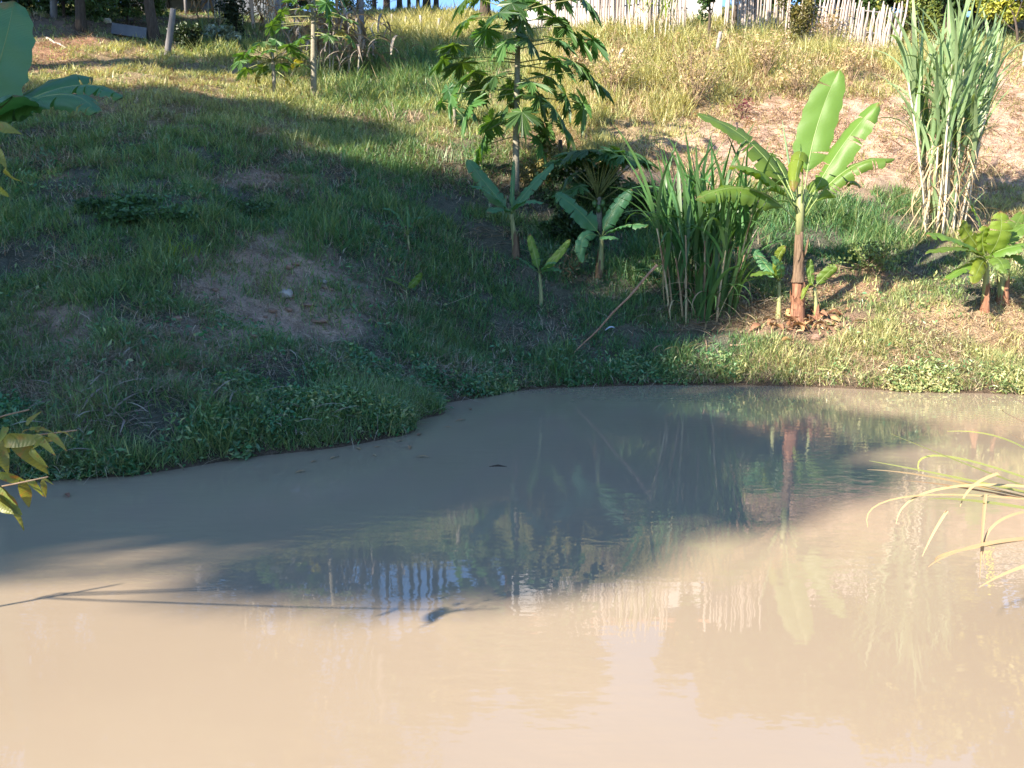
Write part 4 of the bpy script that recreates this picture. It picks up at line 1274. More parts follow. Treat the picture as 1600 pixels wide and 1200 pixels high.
# background trees on the hill, left to right
tree(hit(128, 48), 'dark leafy tree with a short trunk at the top left', 6, (0, 0, 2.4, 1.2, 1.0, 2.2), 4200, .16, DG, .16, clumps=22)
tree(hit(246, 70), 'dark leaning tree hung with vines at the top left', 8, (0.3, 0, 4.6, 2.6, 2.2, 2.6), 6000, .17, DG, .17, lean=(-.5, 0), clumps=26)
tree(hit(296, 82), 'small dark bush beside the leaning grey post', 1.2, (0, 0, .55, .42, .4, .55), 1300, .09, ((.02, .04, .015), (.04, .07, .02)), .03, clumps=12, name='bush', cat='bush')
tree(hit(370, 62), 'dark bush before the bleached dry cane', 2, (0, 0, 1.0, .5, .5, .9), 1900, .10, ((.02, .035, .015), (.04, .06, .02)), .05, clumps=14, name='bush', cat='bush')
tree(hit(200, 40), 'bright green shrub under the trees at the top left', 1.5, (0, 0, .7, 1.3, .6, .55), 2400, .11, MG, .04, clumps=18, name='bush', cat='bush')
tree(hit(350, 72), 'low silvery-leaved bush in the shade under the dark bush', .7, (0, 0, .3, .6, .4, .32), 900, .13, ((.16, .20, .14), (.3, .34, .27)), .02, clumps=12, name='bush', cat='bush')
tree(hit(215, 345), 'low dark leafy bush on the shaded bank', .6, (0, 0, .16, .75, .45, .26), 1900, .07, ((.035, .08, .03), (.07, .14, .05)), .02, clumps=26, name='bush', cat='bush')
tree(hit(400, 335), 'low leafy creeper patch right of the dark bush on the bank', .4, (0, 0, .10, .6, .35, .16), 900, .06, ((.035, .08, .03), (.07, .14, .05)), .015, clumps=14, name='bush', cat='bush')
tree(hit(888, 395), 'leafy undergrowth bush in the dark dip between the shaded bananas', .8, (0, 0, .35, .5, .3, .35), 1500, .08, ((.02, .04, .015), (.04, .075, .02)), .02, clumps=16, name='bush', cat='bush')
tree(hit(850, 290), 'small leafy bush with dry twigs behind the shaded banana', .8, (0, 0, .4, .45, .4, .45), 1100, .07, ((.10, .10, .03), (.2, .17, .06)), .02, clumps=14, name='bush', cat='bush')

# tall trees beyond, whose crowns the pond mirrors
for (px, D, h, cw, cz, rz, lab, cols) in (
        (-150, 30, 16, 5.0, 7, 7.5, 'tall olive tree farthest left on the hilltop', OG),
        (60, 35, 16, 5.0, 7.2, 7.2, 'tall olive tree behind the shed at the far left', OG),
        (240, 36, 17, 5.2, 7.6, 7.4, 'tall green tree behind the tin shed', MG),
        (420, 38, 17, 4.8, 7.6, 7.4, 'tall olive tree behind the bleached cane', OG),
        (760, 38, 9, 3.0, 5.2, 3.3, 'slender olive tree behind the tall papaya', OG),
        (870, 36, 8, 2.6, 4.6, 3.0, 'green tree behind the white-walled house', MG),
        (1150, 33, 7, 2.6, 3.6, 2.9, 'rounded olive tree behind the close-set stick fence', OG),
        (1235, 31, 7, 2.6, 3.5, 2.9, 'dark rounded tree behind the gap between the stick fences', DG),
        (1325, 31, 8, 2.6, 4.0, 3.2, 'dark green tree behind the leaning stick fence', DG),
        (1400, 34, 9, 3.0, 4.8, 3.9, 'olive tree behind the end of the leaning stick fence', OG),
        (1440, 28.5, 7, 1.6, 3.0, 2.8, 'dark green tree between the fence end and the tall cane', DG),
        (1490, 30, 8, 2.6, 4.2, 3.4, 'yellow-green tree behind the tall cane stand', YG),
        (1600, 31, 9.5, 3.0, 5.0, 4.2, 'yellow-green tree at the far right edge', YG)):
    x = (px - 800) / F * D * 1.0
    tree(base_at(x, D), lab, h, (0, 0, cz, cw, cw, rz), 10000, .34, cols, .26, clumps=60, group='tall trees along the hilltop')
tree(hit(1425, 78), 'yellow-leaved bush at the right end of the leaning stick fence', 2.2, (0, .3, 1.2, .9, .6, 1.2), 2600, .12, YG, .05, clumps=20, name='bush', cat='bush')
tree(hit(1590, 72), 'yellow-green bush over the fence at the right edge', 2.0, (0, .8, 1.6, 1.0, .6, .7), 1900, .13, ((.2, .24, .04), (.34, .32, .05)), .05, clumps=16, name='bush', cat='bush')
tree(hit(1240, 66), 'scrubby bush grown through the fence gap', 1.6, (0, 0, .8, .5, .4, .8), 1200, .10, OG, .04, clumps=12, name='bush', cat='bush')

# skyline trunks
for k, (px, w, crown) in enumerate(((575, .16, 1), (597, .13, 0), (615, .22, 1), (634, .15, 0), (648, .10, 1), (661, .12, 0), (674, .22, 1), (688, .15, 0))):
    D = 45 + (k % 3) * 1.5
    x = (px - 800) / F * D
    tree(base_at(x, D), 'bare dark trunk in the skyline row of trees on the ridge', 11, (random.uniform(-.6, .6), 0, 8.5 + random.uniform(-1, 1), 1.4, 1.4, 2.6), 1500, .3, DG, w, clumps=12, group='skyline trees on the ridge', name='skyline_tree')

# tall grey trunk left of centre
bt2 = hit(566, 98)
tree(bt2, 'tall straight grey trunk rising from the hollow left of the bright meadow', 9, (.2, 0, 7.2, 1.6, 1.6, 2.0), 2600, .2, MG, .10, bark='bark_grey', clumps=18)

# ------------------------------------------------------------------ fences, posts, walls
stick_me = []
for s in range(5):
    mb = MB(); rr = random.Random(s)
    tube(mb, [Vector((rr.uniform(-.02, .02), rr.uniform(-.02, .02), z)) for z in (0, .25, .5, .75, 1.0)], [.033 + rr.uniform(-.004, .008) for _ in range(4)] + [.02], 6)
    stick_me.append(mb.mesh('stick', M['stick']))
mb = MB(); tube(mb, [Vector((0, 0, z)) for z in (0, .5, 1)], [.04, .04, .038], 6); yellow_me = mb.mesh('stick', M['stick_yellow'])

def stick_fence(label, pts, step, h, lean=0.0, yellow=None, hv=.12):
    """pts: ground points; sticks every step metres between them"""
    base = Vector(pts[0]); base.z = g1(base.x, base.y)
    r = thing('stick_fence', label, 'fence', base, 'bleached stick fences')
    k = 0
    for a, b in zip(pts[:-1], pts[1:]):
        a, b = Vector(a), Vector(b)
        n = max(1, int((b - a).length / step))
        for i in range(n):
            p = a.lerp(b, (i + random.uniform(-.25, .25)) / n)
            z = g1(p.x, p.y)
            hh = h * random.uniform(1 - hv, 1 + hv)
            m = Matrix.Translation(Vector((p.x, p.y, z - .15)) - base) @ Matrix.Rotation(lean + random.gauss(0, .022), 4, 'Y') @ Matrix.Rotation(random.gauss(0, .03), 4, 'X') @ Matrix.Rotation(random.uniform(0, 6), 4, 'Z') @ Matrix.Diagonal((random.uniform(.8, 1.25),) * 2 + (hh + .15, 1))
            s = link('stick', yellow_me if yellow and k in yellow else random.choice(stick_me), r, mat4=m)
            if yellow and k in yellow: s['label'] = 'yellow painted stick'
            k += 1
        for zz in (.35, .8):
            mb = MB()
            tube(mb, [Vector((q.x, q.y, g1(q.x, q.y) + h * zz)) - base + Vector((0, .05, 0)) for q in (a, a.lerp(b, .5), b)], [.025] * 3, 5)
            mb.build('rail', M['post'], r)
    return r
def gp(px, D):
    return ((px - 800) / F * D, D, 0)
stick_fence('long tall stick fence with thin gaps behind the meadow, left of the white wall gap', [gp(838, 26.2), gp(940, 25.6), gp(1060, 25.6)], .075, 2.0)
stick_fence('close-set stick fence right of the white wall gap', [gp(1115, 25.8), gp(1215, 26.2)], .068, 2.1)
stick_fence('low leaning fence of bleached sticks ending beside the tall cane', [gp(1222, 25.7), gp(1378, 25.4)], .068, 1.35, lean=.10)
stick_fence('short fence piece with yellow painted sticks at the right edge', [gp(1562, 24.3), gp(1680, 24.0)], .12, 1.25, lean=.05, yellow=(2, 3))

def post(px, py, tpx, tpy, r, label, group='old posts on the slope', mat='post', name='fence_post', dD=0):
    b = hit(px, py)
    t = at(tpx, tpy, b.y + dD) - b
    mb = MB()
    q = [Vector((0, 0, 0)) - t.normalized() * .2] + [t * k + jit(r * .12) for k in (.2, .5, .8, 1)]
    tube(mb, q, [r * 1.05, r, r * .97, r * .95, r * .88], 8, jitter=.06)
    o = mb.build(name, M[mat], None, loc=b)
    return tag(o, label, 'post', group)
post(262, 84, 270, 14, .085, 'leaning grey post between the vine-hung tree and the small bush', mat='bark_grey')
post(84, 30, 82, -25, .10, 'stout grey post under the trees at the top left', mat='bark_grey')
post(613, 40, 612, 22, .05, 'first fence post from the grey trunk on the bright meadow')
post(634, 46, 634, 26, .05, 'second fence post from the grey trunk on the bright meadow')
post(658, 53, 657, 24, .05, 'third fence post from the grey trunk, pale, on the bright meadow')
post(684, 56, 686, 29, .06, 'thick fence post nearest the tall papaya on the bright meadow')
post(962, 103, 973, 77, .05, 'short slanted pale post in the meadow before the stick fence')
post(1121, 78, 1126, 50, .055, 'slightly tilted pale post before the close-set stick fence')
post(1148, 58, 1149, 8, .05, 'thin dark post standing at the close-set stick fence', mat='bark')
post(877, 244, 875, 218, .045, 'short charred stump right of the tall papaya trunk', mat='bark', name='stump')
post(537, 45, 537, 28, .05, 'thin dark stake beyond the slim papaya', mat='bark')

def box(mb, x0, x1, y0, y1, z0, z1):
    V = [(x, y, z) for z in (z0, z1) for y in (y0, y1) for x in (x0, x1)]
    mb.add(V, [(0, 2, 3, 1), (4, 5, 7, 6), (0, 1, 5, 4), (2, 6, 7, 3), (0, 4, 6, 2), (1, 3, 7, 5)])
    return mb

def white_house():
    x0, x1 = gp(800, 27.6)[0], gp(1112, 27.6)[0]
    D = 27.8
    b = Vector(((x0 + x1) / 2, D, g1((x0 + x1) / 2, D)))
    r = thing('white_house', 'white-walled house behind the stick fence', 'house', b)
    hw = (x1 - x0) / 2
    box(MB(), -hw, hw, 0, 4.5, -.6, 1.75).build('wall', M['white_wall'], r, smooth=False)
    mb = MB()
    V = [(-hw - .3, -.4, 1.7), (hw + .3, -.4, 1.7), (hw + .3, 2.25, 2.4), (-hw - .3, 2.25, 2.4), (hw + .3, 4.9, 1.7), (-hw - .3, 4.9, 1.7)]
    V2 = [(a, b_, c + .12) for a, b_, c in V]
    mb.add(V + V2, [(0, 1, 2, 3)[::-1], (3, 2, 4, 5)[::-1], (6, 7, 8, 9), (9, 8, 10, 11), (0, 1, 7, 6), (5, 11, 10, 4), (0, 6, 9, 3), (3, 9, 11, 5), (1, 2, 8, 7), (2, 4, 10, 8)])
    mb.build('roof', M['tile_roof'], r, smooth=False)
white_house()

def tile_house():
    D = 30
    x = gp(1640, D)[0]
    b = Vector((x, D, g1(x, D)))
    r = thing('far_house', 'house with red tiled roof beyond the fence at the top right', 'house', b)
    zr = at(1590, 20, D).z - b.z
    box(MB(), -1.8, 3, 0, 4, -.5, zr - .1).build('wall', M['white_wall'], r, smooth=False)
    mb = MB()
    V = [(-2.2, -.5, zr - .15), (3.4, -.5, zr - .15), (3.4, 2, zr + .9), (-2.2, 2, zr + .9), (3.4, 4.5, zr - .15), (-2.2, 4.5, zr - .15)]
    V2 = [(a, b_, c + .1) for a, b_, c in V]
    mb.add(V + V2, [(3, 2, 1, 0), (5, 4, 2, 3), (6, 7, 8, 9), (9, 8, 10, 11), (0, 1, 7, 6), (5, 11, 10, 4), (0, 6, 9, 3), (3, 9, 11, 5), (1, 2, 8, 7), (2, 4, 10, 8)])
    mb.build('roof', M['tile_roof'], r, smooth=False)
tile_house()

def corr_sheet(mb, x0, x1, y0, y1, za, zb, n=26, amp=.02, th=.012):
    """corrugated sheet sloping from za at y0 to zb at y1"""
    V, Fs = [], []
    for lay in (0, 1):
        for j in (0, 1):
            for i in range(n + 1):
                x = x0 + (x1 - x0) * i / n
                V.append((x, (y0, y1)[j], (za, zb)[j] + (amp if i % 2 else -amp) - lay * th))
    m = n + 1
    for i in range(n):
        Fs.append((i, i + 1, m + i + 1, m + i))
        Fs.append((2 * m + i, 3 * m + i, 3 * m + i + 1, 2 * m + i + 1))
        Fs.append((i, 2 * m + i, 2 * m + i + 1, i + 1))
        Fs.append((m + i, m + i + 1, 3 * m + i + 1, 3 * m + i))
    mb.add(V, Fs)
    return mb
def tin_shed():
    D = 32.0
    x = gp(285, D)[0]
    b = Vector((x, D, g1(x, D)))
    r = thing('tin_shed', 'open shed with grey tin roof under the trees at the top left', 'shed', b)
    zt = at(290, 2, D).z - b.z
    zt = max(1.6, zt)
    corr_sheet(MB(), -2.6, 1.2, -.6, 2.2, zt - .55, zt + .25).build('roof', M['tin'], r, smooth=False)
    for sx in (-2.4, -.6, 1.0):
        for sy, zz in ((-.4, zt - .55), (2.0, zt + .15)):
            mb = MB(); tube(mb, [Vector((sx, sy, -.4)), Vector((sx, sy, zz))], [.06, .055], 6); mb.build('post', M['bark_grey'], r)
    box(MB(), -2.4, 1.0, 2.02, 2.06, -.3, zt - .1).build('back_wall', M['tin'], r, smooth=False)
tin_shed()
def tin_wall():
    D = 33.0
    x = gp(385, D)[0]
    b = Vector((x, D, g1(x, D)))
    r = thing('tin_wall_shed', 'second tin-roofed shed behind the bleached dry cane', 'shed', b)
    zt = max(1.5, at(385, 4, D).z - b.z)
    corr_sheet(MB(), -1.4, 1.8, -.5, 2.0, zt - .35, zt + .45).build('roof', M['tin'], r, smooth=False)
    box(MB(), -1.2, 1.6, .1, 1.9, -.4, zt - .42).build('wall', M['tin_dark'], r, smooth=False)
tin_wall()
def trough():
    b = hit(208, 60)
    r = thing('metal_trough', 'shaded grey metal trough lying on the track beneath the leaning tree', 'trough', b)
    r.rotation_euler = (0, R(9), R(-4))
    mb = MB()
    w, d, h, t = .52, .25, .30, .03
    box(mb, -w, w, -d, -d + t, 0, h); box(mb, -w, w, d - t, d, 0, h); box(mb, -w, -w + t, -d + t, d - t, 0, h); box(mb, w - t, w, -d + t, d - t, 0, h)
    mb.build('trough_side', M['tin_dark'], r, smooth=False)
    box(MB(), -w + t, w - t, -d + t, d - t, .02, .05).build('trough_bottom', M['tin_dark'], r, smooth=False)
trough()

# ------------------------------------------------------------------ pole, stones, litter
def leaning_pole():
    b = hit(893, 556)
    t = at(1027, 414, b.y - .35) - b
    mb = MB()
    n = 12
    pts = [t * (k / n) + Vector((0, 0, .012 * math.sin(k * 1.3))) + Vector((0, 0, -.02 * math.sin(math.pi * k / n))) for k in range(n + 1)]
    pts[0] -= t.normalized() * .15
    tube(mb, pts, [.009 + .008 * k / n + (.002 if k % 3 == 0 else 0) for k in range(n + 1)], 7)
    tag(mb.build('wooden_pole', M['pole'], None, loc=b), 'thin brown pole stuck in the bank and leaning up to the cane', 'pole')
leaning_pole()

def rock(px, py, r, label, mat='rock', name='rock', sq=.7, cat='rock'):
    b = hit(px, py)
    mb = MB(); V, Fs = [], []
    na, nb = 12, 7
    sd = random.randint(0, 999)
    for i in range(nb + 1):
        th = math.pi * i / nb
        for k in range(na):
            ph = 2 * math.pi * k / na
            d = np.array([math.sin(th) * math.cos(ph), math.sin(th) * math.sin(ph), math.cos(th)])
            q = r * (1 + .35 * (float(vnoise(np.array([d[0] * 1.6 + sd]), np.array([d[1] * 1.6 + d[2] * 2.1]), sd)[0]) - .5))
            V.append((d[0] * q, d[1] * q * .8, d[2] * q * sq + r * sq * .35))
    for i in range(nb):
        for k in range(na):
            Fs.append((i * na + k, (i + 1) * na + k, (i + 1) * na + (k + 1) % na, i * na + (k + 1) % na))
    mb.add(V, Fs)
    o = mb.build(name, M[mat], None, loc=b, smooth=False)
    return tag(o, label, cat)
rock(447, 462, .09, 'pale grey stone on the bare earth of the shaded bank')
rock(505, 442, .05, 'small grey stone above the bare earth, right of the larger pale stone')
rock(498, 503, .11, 'reddish clod of earth at the lower end of the bare patch', 'clod', 'earth_clod', .35, 'earth clod')
rock(480, 478, .09, 'brown slab of earth above the reddish clod', 'clod', 'earth_clod', .35, 'earth clod')
rock(1276, 530, .07, 'grey broken coconut husk below the banana leaf litter', 'clod', 'husk', .8, 'husk')
rock(168, 36, .13, 'small pale stump end under the dark leafy tree', 'stalk', 'stump', .9, 'stump')

def flat_leaf(mb, L_, w, curl):
    V, Fs, n = [], [], 6
    for i in range(n + 1):
        t = i / n
        ww = w * math.sin(math.pi * min(.98, max(.03, t))) ** .7
        z = curl * math.sin(t * 3.1) * L_
        V += [((t - .5) * L_, -ww / 2, z + ww * .35), ((t - .5) * L_, 0, z), ((t - .5) * L_, ww / 2, z + ww * .30)]
    for i in range(n):
        for k in range(2):
            v = i * 3 + k
            Fs.append((v, v + 1, v + 4, v + 3))
    mb.add(V, Fs)
DEADL = []
for i in range(5):
    mb = MB(); flat_leaf(mb, .26 + .04 * i, .10 + .015 * i, .12 + .05 * i); DEADL.append(mb.mesh('dead_banana_leaf', M['brown_leaf']))
mb = MB(); flat_leaf(mb, .3, .1, .1); PALE = mb.mesh('dead_banana_leaf', M['dry_leaf'])
def litter():
    for k in range(60):
        px = random.gauss(1235, 42); py = random.gauss(508, 12)
        if k < 12: px, py = random.uniform(1262, 1310), random.uniform(488, 520)
        b = hit(px, py)
        o = link('dead_leaf', PALE if random.random() < .25 else random.choice(DEADL), None, mat4=Matrix.Translation(b + Vector((0, 0, random.uniform(.015, .06)))) @ Matrix.Rotation(random.uniform(0, 6.28), 4, 'Z') @ Matrix.Rotation(random.gauss(0, .45), 4, 'Y') @ Matrix.Rotation(random.gauss(0, .6), 4, 'X') @ Matrix.Scale(random.uniform(.35, .75), 4))
        tag(o, 'curled dead brown leaf in the litter round the tall banana stem', 'dead leaf', 'dead leaves under the tall banana')
litter()
def trash_heap(px, py, label, n, sx, mats, sc, up=.12):
    b = hit(px, py)
    r = thing('leaf_heap', label, 'dead leaves', b)
    for k in range(n):
        dx, dy = random.gauss(0, sx), random.gauss(0, sx * .6)
        z = g1(b.x + dx, b.y + dy) - b.z + random.uniform(.02, up)
        place_strap(r, random.choice(mats), Vector((dx, dy, z)), random.uniform(0, 6.28), random.uniform(-.2, .35), sc * random.uniform(.6, 1.2), 'dead_leaf')
FLAT_D = [strap(1.0, .045, R(12), R(30), 50 + i, M['dry_leaf'], 'dead_leaf', seg=6) for i in range(3)] + [strap(.8, .04, R(5), R(-10), 60 + i, M['dry_leaf'], 'dead_leaf', seg=6) for i in range(2)]
FLAT_G = [strap(.9, .05, R(25), R(40), 70 + i, M['grey_leaf'], 'dead_leaf', seg=6) for i in range(4)]
trash_heap(1028, 497, 'grey dead cane leaves heaped at the left foot of the cane clump', 34, .14, FLAT_G, .42)
trash_heap(1130, 508, 'pale cut cane leaves strewn between the cane clump and banana', 70, .50, FLAT_D, .55, .06)
trash_heap(1175, 480, 'bluish dead leaves and twigs behind the cut cane leaves', 30, .30, FLAT_G, .5)
trash_heap(1215, 196, 'wide spread of bleached cane trash on the sunny slope behind the banana', 160, 1.1, FLAT_D, .7, .10)
trash_heap(765, 372, 'small heap of dry thatch on the shaded bank beside the banana', 60, .28, FLAT_D, .35, .16)
trash_heap(745, 290, 'grey thatch heap on the bank left of the papaya trunk', 110, .55, FLAT_G, .45, .2)
trash_heap(545, 150, 'pale dead leaves on the floor of the hollow', 30, .4, FLAT_D, .6, .1)
trash_heap(170, 668, 'grey withered leaf bundle by the water at left', 24, .14, FLAT_G, .4)
trash_heap(120, 640, 'tangle of dry stems on the lower left bank', 60, .4, FLAT_G, .4, .12)
trash_heap(430, 660, 'dry grass hank hanging over the water edge', 50, .28, FLAT_G, .34, .12)

def lying_stick(p0, p1, r, label, name='stick', mat='twig', lift=.02):
    a, c = hit(*p0), hit(*p1)
    n = 6
    mb = MB()
    pts = []
    for k in range(n + 1):
        q = a.lerp(c, k / n)
        pts.append(Vector((q.x, q.y, max(g1(q.x, q.y), -.01) + lift)) - a + jit(.008))
    tube(mb, pts, [r * (1 - .4 * k / n) for k in range(n + 1)], 5)
    return tag(mb.build(name, M[mat], None, loc=a), label, 'stick')
lying_stick((73, 61), (113, 77), .035, 'long pale stick lying on the red earth at the top left', mat='stick')
lying_stick((300, 492), (390, 494), .012, 'thin straight twig lying across the shaded bank')
lying_stick((190, 480), (290, 520), .010, 'grey straw stem lying on the left bank')
lying_stick((1102, 530), (1107, 572), .012, 'curved grey twig on the grass below the cane')
lying_stick((1140, 542), (1215, 538), .014, 'grey branch lying below the leaf litter')
lying_stick((60, 700), (92, 714), .010, 'short pale twig at the lower left shore', mat='stick')

o = link('plastic_scrap', strap(.16, .09, R(40), R(90), 3, M['plastic'], 'plastic_scrap', seg=5), None, loc=hit(946, 520) + Vector((0, 0, .03)))
tag(o, 'crumpled pale plastic scrap on the grass right of the pole', 'litter')
p = at(778, 729, shore_D(778, 729))
mb = MB(); tube(mb, [Vector((-.07, 0, .0)), Vector((0, .01, .008)), Vector((.07, .0, .0))], [.004, .008, .003], 5)
tag(mb.build('floating_twig', M['bark'], None, loc=p), 'small dark twig floating on the shaded water', 'twig')
p = at(1130, 742, shore_D(1130, 742))

# dry shrub on the meadow, red shrub
def twig_shrub(px, py, label, n, h, mat, spread=.8, leaves=None):
    b = hit(px, py)
    r = thing('dry_shrub', label, 'shrub', b)
    mb = MB()
    tips = []
    for k in range(n):
        a = random.uniform(0, 6.28); l = random.uniform(.5, 1) * h
        e = Vector((math.cos(a) * spread * random.random(), math.sin(a) * spread * random.random(), l))
        q = bez(Vector((0, 0, -.05)), e * .5 + jit(.1), e, 5)
        tube(mb, q, [.012 * (1 - .15 * i) for i in range(6)], 4)
        for j in range(5):
            s = random.choice(q[2:]); e2 = s + Vector((random.gauss(0, .18), random.gauss(0, .18), random.uniform(.05, .3)))
            tube(mb, [s, s.lerp(e2, .5) + jit(.03), e2], [.006, .005, .003], 3)
            tips.append(e2)
    mb.build('branches', M[mat], r)
    if leaves:
        P = np.array([list(t + jit(.12)) for t in tips for _ in range(leaves[0])])
        nrm = rng.normal(size=P.shape); nrm /= np.linalg.norm(nrm, axis=1, keepdims=True)
        leaf_quads('foliage', P, nrm, rng.uniform(.05, .10, len(P)), np.tile(np.array(leaves[1]), (len(P), 1)) * rng.uniform(.6, 1.3, (len(P), 1)), M['treeleaf'], .5, parent=r, kind=None)
twig_shrub(1085, 168, 'pale dry twiggy shrub in the meadow', 26, 1.5, 'twig', 1.1, (4, (.36, .28, .12)))
twig_shrub(1290, 75, 'brown twiggy shrub before the leaning stick fence', 12, 1.1, 'twig', .5, (5, (.30, .22, .10)))
twig_shrub(1157, 186, 'little dark red plant on the slope above the banana leaves', 4, .2, 'twig', .10, (6, (.12, .03, .04)))
twig_shrub(1368, 432, 'small leafy weed on the mound between the two bananas', 8, .35, 'twig', .35, (12, (.14, .2, .06)))
twig_shrub(885, 432, 'drooping papaya seedling beside the young banana', 6, .3, 'twig', .25, (10, (.05, .11, .05)))

# ------------------------------------------------------------------ near shrub at the left edge
def broad_leaf_mesh(L_, w, curl, seed, mat):
    rr = random.Random(seed)
    V, Fs, U, n = [], [], [], 9
    for i in range(n + 1):
        t = i / n
        ww = w * (math.sin(math.pi * t ** .85) ** .8 if 0 < t < 1 else 0.0) + .0008
        z = -curl * t * t * L_
        e = .35 + rr.uniform(-.08, .08)
        wv = .10 * w * math.sin(i * 1.6 + seed) + rr.uniform(-.04, .04) * w
        V += [(t * L_, -ww / 2, z + ww * e * .5 + wv), (t * L_, -ww / 4, z + ww * e * .16), (t * L_, 0, z), (t * L_, ww / 4, z + ww * e * .16), (t * L_, ww / 2, z + ww * e * .5 - wv)]
        U += [(t + .001, k / 4) for k in range(5)]
    for i in range(n):
        for k in range(4):
            v = i * 5 + k
            Fs.append((v, v + 1, v + 6, v + 5))
    return MB().add(V, Fs, U).mesh('shrub_leaf', M[mat])
SHL = [broad_leaf_mesh(.20, .066, .35, 1, 'croton'), broad_leaf_mesh(.22, .066, .7, 2, 'croton'), broad_leaf_mesh(.16, .06, .9, 3, 'croton'), broad_leaf_mesh(.12, .05, 1.2, 4, 'croton')]

def near_shrub():
    b = Vector((-3.4, 3.2, g1(-3.4, 3.2)))
    r = thing('leafy_shrub', 'sunlit shrub with curling yellow-green leaves over the water at the left edge', 'shrub', b)
    bu = Vector((-5.2, 3.4, g1(-5.2, 3.4)))
    ru = thing('small_tree', 'small tree whose sunlit yellow-green leaves hang in below the big banana at the left edge', 'tree', bu)
    st = Vector((-3.15, 3.0, .45)) - b
    mb = MB(); tube(mb, [Vector((0, 0, -.1)), st * .5, st, st + Vector((.1, -.05, .3))], [.016, .013, .010, .007], 6); mb.build('stem', M['twig'], r)
    mb = MB(); tube(mb, [Vector((0, 0, -.1)), Vector((.1, 0, .9)), Vector((.25, -.1, 1.7)), Vector((.45, -.2, 2.5))], [.05, .045, .038, .028], 7); mb.build('trunk', M['twig'], ru)
    for (mx, my), (tx, ty), D in (((-200, 730), (120, 672), 2.5), ((-150, 700), (45, 640), 2.45), ((-170, 790), (75, 745), 2.4)):
        q0, q1, q2 = st + Vector((.03, 0, random.uniform(0, .2))), at(mx, my, D + .2) - b, at(tx, ty, D) - b
        mb = MB(); tube(mb, bez(q0, q1 * 2 - (q0 + q2) * .5, q2, 8), [.0055 - .0004 * i for i in range(9)], 5); mb.build('branch', M['twig'], r)
    for (mx, my), (tx, ty), D in (((-420, 60), (-30, 250), 2.5), ((-420, 20), (-40, 200), 2.45)):
        q0, q1, q2 = Vector((.42, -.18, 2.35)), at(mx, my, D + .4) - bu, at(tx, ty, D) - bu
        mb = MB(); tube(mb, bez(q0, q1 * 2 - (q0 + q2) * .5, q2, 8), [.0045 - .0003 * i for i in range(9)], 5); mb.build('branch', M['twig'], ru)
    def lf(px, py, tx, ty, D, dD, k, nh=(0, -.6, .8), s=None):
        o_, ob = (ru, bu) if py < 400 else (r, b)
        a = at(px, py, D) - ob; c = at(tx, ty, D + dD) - ob
        x = (c - a); L_ = x.length; x.normalize()
        z = Vector(nh); z = (z - x * z.dot(x)).normalized(); y = z.cross(x)
        ml = (.20, .22, .16, .12)[k]
        m4 = Matrix.Translation(a) @ Matrix((x, y, z)).transposed().to_4x4() @ Matrix.Rotation(random.gauss(0, .5), 4, 'X') @ Matrix.Scale(L_ / ml * .78, 4)
        link('leaf', SHL[k], o_, mat4=m4)
    D = 2.45
    for args in ((-15, 680, 25, 745, D, -.05, 0), (-30, 660, 18, 724, D, .0, 0, (.5, -.8, .4)), (15, 678, 66, 734, D, -.05, 2), (20, 685, 45, 718, D, 0, 1), (5, 688, 20, 690, D, -.1, 3, (0, -1, 0)),
                 (32, 682, 40, 655, D, .03, 2), (42, 665, 48, 640, D, 0, 3), (45, 672, 80, 658, D, .02, 2), (55, 680, 68, 690, D, -.05, 3), (88, 675, 118, 668, D, .02, 2), (75, 678, 95, 685, D, -.03, 3), (60, 676, 52, 655, D, .03, 3),
                 (70, 682, 62, 694, D, -.04, 3), (48, 700, 55, 725, D, -.04, 3), (10, 668, 8, 665, D, -.05, 3), (-20, 760, 58, 785, D, -.05, 1), (-30, 752, 30, 812, D, -.08, 0), (30, 750, 60, 800, D, 0, 2), (-20, 770, 5, 810, D, -.1, 0),
                 (40, 750, 72, 760, D, 0, 3), (60, 748, 78, 742, D, 0, 3), (65, 750, 75, 772, D, -.02, 3), (-10, 740, 55, 756, D, .03, 1),
                 (-30, 195, 36, 196, D, -.03, 0, (0, -.5, .9)), (-20, 205, 10, 250, D, 0, 1, (.6, -.7, .2)), (-25, 215, 18, 262, D, -.03, 0, (.5, -.8, .2)), (-30, 265, 12, 320, D, 0, 0, (.3, -.9, .2)), (-20, 240, 2, 275, D, 0, 2), (8, 262, 14, 300, D, .02, 3),
                 (-80, 640, -20, 610, D, .05, 0), (-100, 700, -40, 735, D, 0, 1), (-140, 740, -80, 790, D, 0, 0), (-160, 640, -110, 590, D, 0, 1)):
        lf(*args)
near_shrub()

# canes before the white wall and dark foliage over the fence
cane_clump(hit(1020, 60), 'slender canes with yellow-green leaves before the white wall', 12, .75, 1.7, .12, straps('banana_yellow', [(1.0, .06, 84, 40), (1.1, .055, 78, 90), (.9, .05, 70, 140)]), 5, .8, 4, 'stalk', r=.02, squash=.4)
tree(hit(1108, 58), 'dark drooping leafy shrub at the right end of the white wall', 2.4, (0, .2, 1.6, .45, .4, 1.2), 1500, .13, DG, .05, clumps=14, name='bush', cat='bush')

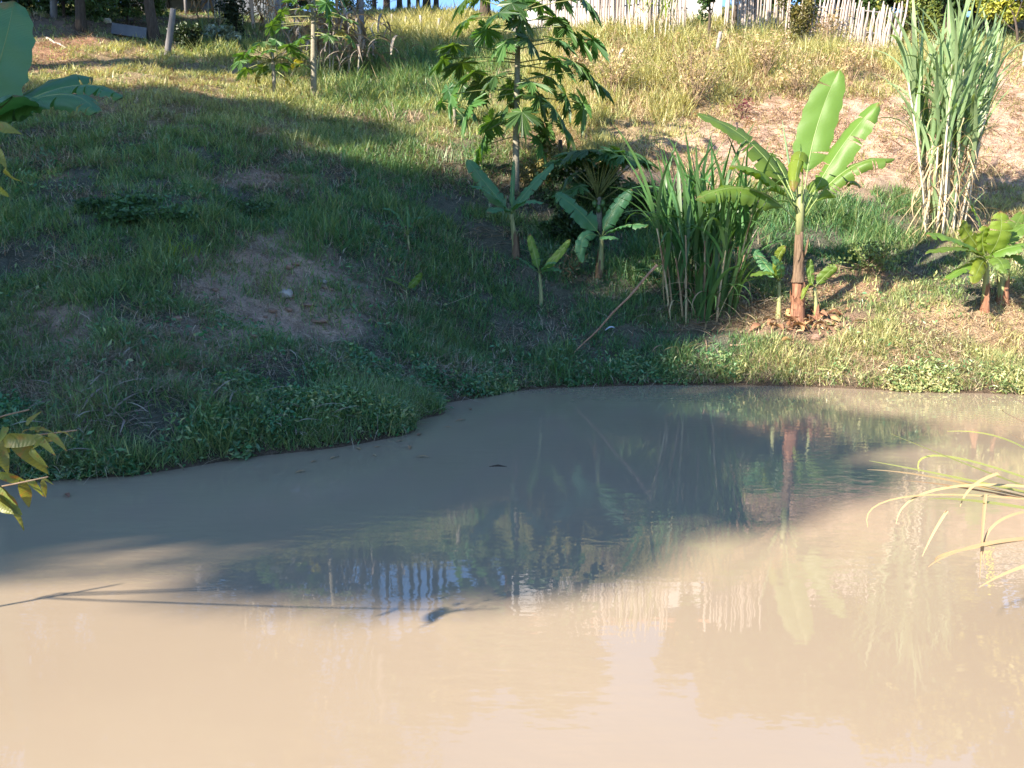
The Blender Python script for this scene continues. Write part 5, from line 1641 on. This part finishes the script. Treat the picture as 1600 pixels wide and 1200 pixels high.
for px, py, w, h, lab in ((20, 22, 1.6, 1.3, 'dark bush at the top left corner above the red earth'), (100, 26, 1.2, 1.4, 'dark bush between the stout grey post and the leafy tree'),
                          (175, 24, 1.5, 1.5, 'green bush behind the leafy tree at the top left'), (330, 14, .9, .9, 'dark bush before the tin shed'), (470, 20, 1.5, 1.3, 'green bush behind the slim papaya'), (545, 14, 1.2, 1.5, 'dark bush left of the tall grey trunk')):
    tree(hit(px, py), lab, h * 1.5, (0, .3, h * .6, w, .8, h * .75), 2600, .13, DG if 'dark' in lab else MG, .05, clumps=26, name='bush', cat='bush')

tree(hit(905, 330), 'dark undergrowth bush under the umbrella-shaped papaya', .9, (0, .2, .45, .8, .4, .5), 2200, .09, DG, .02, clumps=20, name='bush', cat='bush')
tree(hit(985, 360), 'dark undergrowth bush at the left of the cane clump', .9, (0, .2, .4, .5, .4, .45), 1500, .09, DG, .02, clumps=16, name='bush', cat='bush')
for k in range(16):
    rock(random.gauss(440, 60), random.gauss(470, 34), random.uniform(.025, .06), 'small clod of crumbled earth on the bare patch of the bank', 'clod', 'earth_clod', .6, 'earth clod')
    COL.objects[-1]['group'] = 'small clods on the bare patch'
for k, (px, py) in enumerate(((560, 702), (590, 699), (625, 690), (640, 700), (660, 715), (655, 680), (585, 712), (520, 716), (490, 722), (720, 658), (735, 640), (700, 668), (470, 738), (105, 775))):
    p = at(px, py, shore_D(px, py))
    o = link('floating_leaf', random.choice(DEADL + [PALE]), None, mat4=Matrix.Translation(p + Vector((0, 0, .006))) @ Matrix.Rotation(random.uniform(0, 6.28), 4, 'Z') @ Matrix.Diagonal((.3, .2, .08, 1)))
    tag(o, 'small pale leaf scrap floating by the left shore', 'leaf', 'leaf scraps floating by the shore')

for px, lab in ((1262, 'dark shrub behind the gap between the stick fences'), (1345, 'dark shrub behind the leaning stick fence')):
    x = (px - 800) / F * 27.6
    tree(base_at(x, 27.6), lab, 3, (0, 0, 1.5, 1.3, .7, 1.7), 3400, .16, DG, .06, clumps=30, name='bush', cat='bush')

for px, py, n, h, sp, lab in ((955, 150, 16, .9, .8, 'low dry shrub in the meadow below the slanted pale post'), (1195, 118, 18, 1.0, .8, 'dry brown shrub in the meadow right of the pale twiggy shrub'),
                              (1240, 150, 14, .7, .7, 'low brown dead shrub at the edge of the bare slope'), (1330, 128, 14, .9, .7, 'dry shrub in the grass below the leaning stick fence'), (900, 128, 14, .8, .7, 'dry shrub in the grass at the right of the tall papaya crown')):
    twig_shrub(px, py, lab, n, h, 'twig', sp, (5, (.40, .29, .15)))
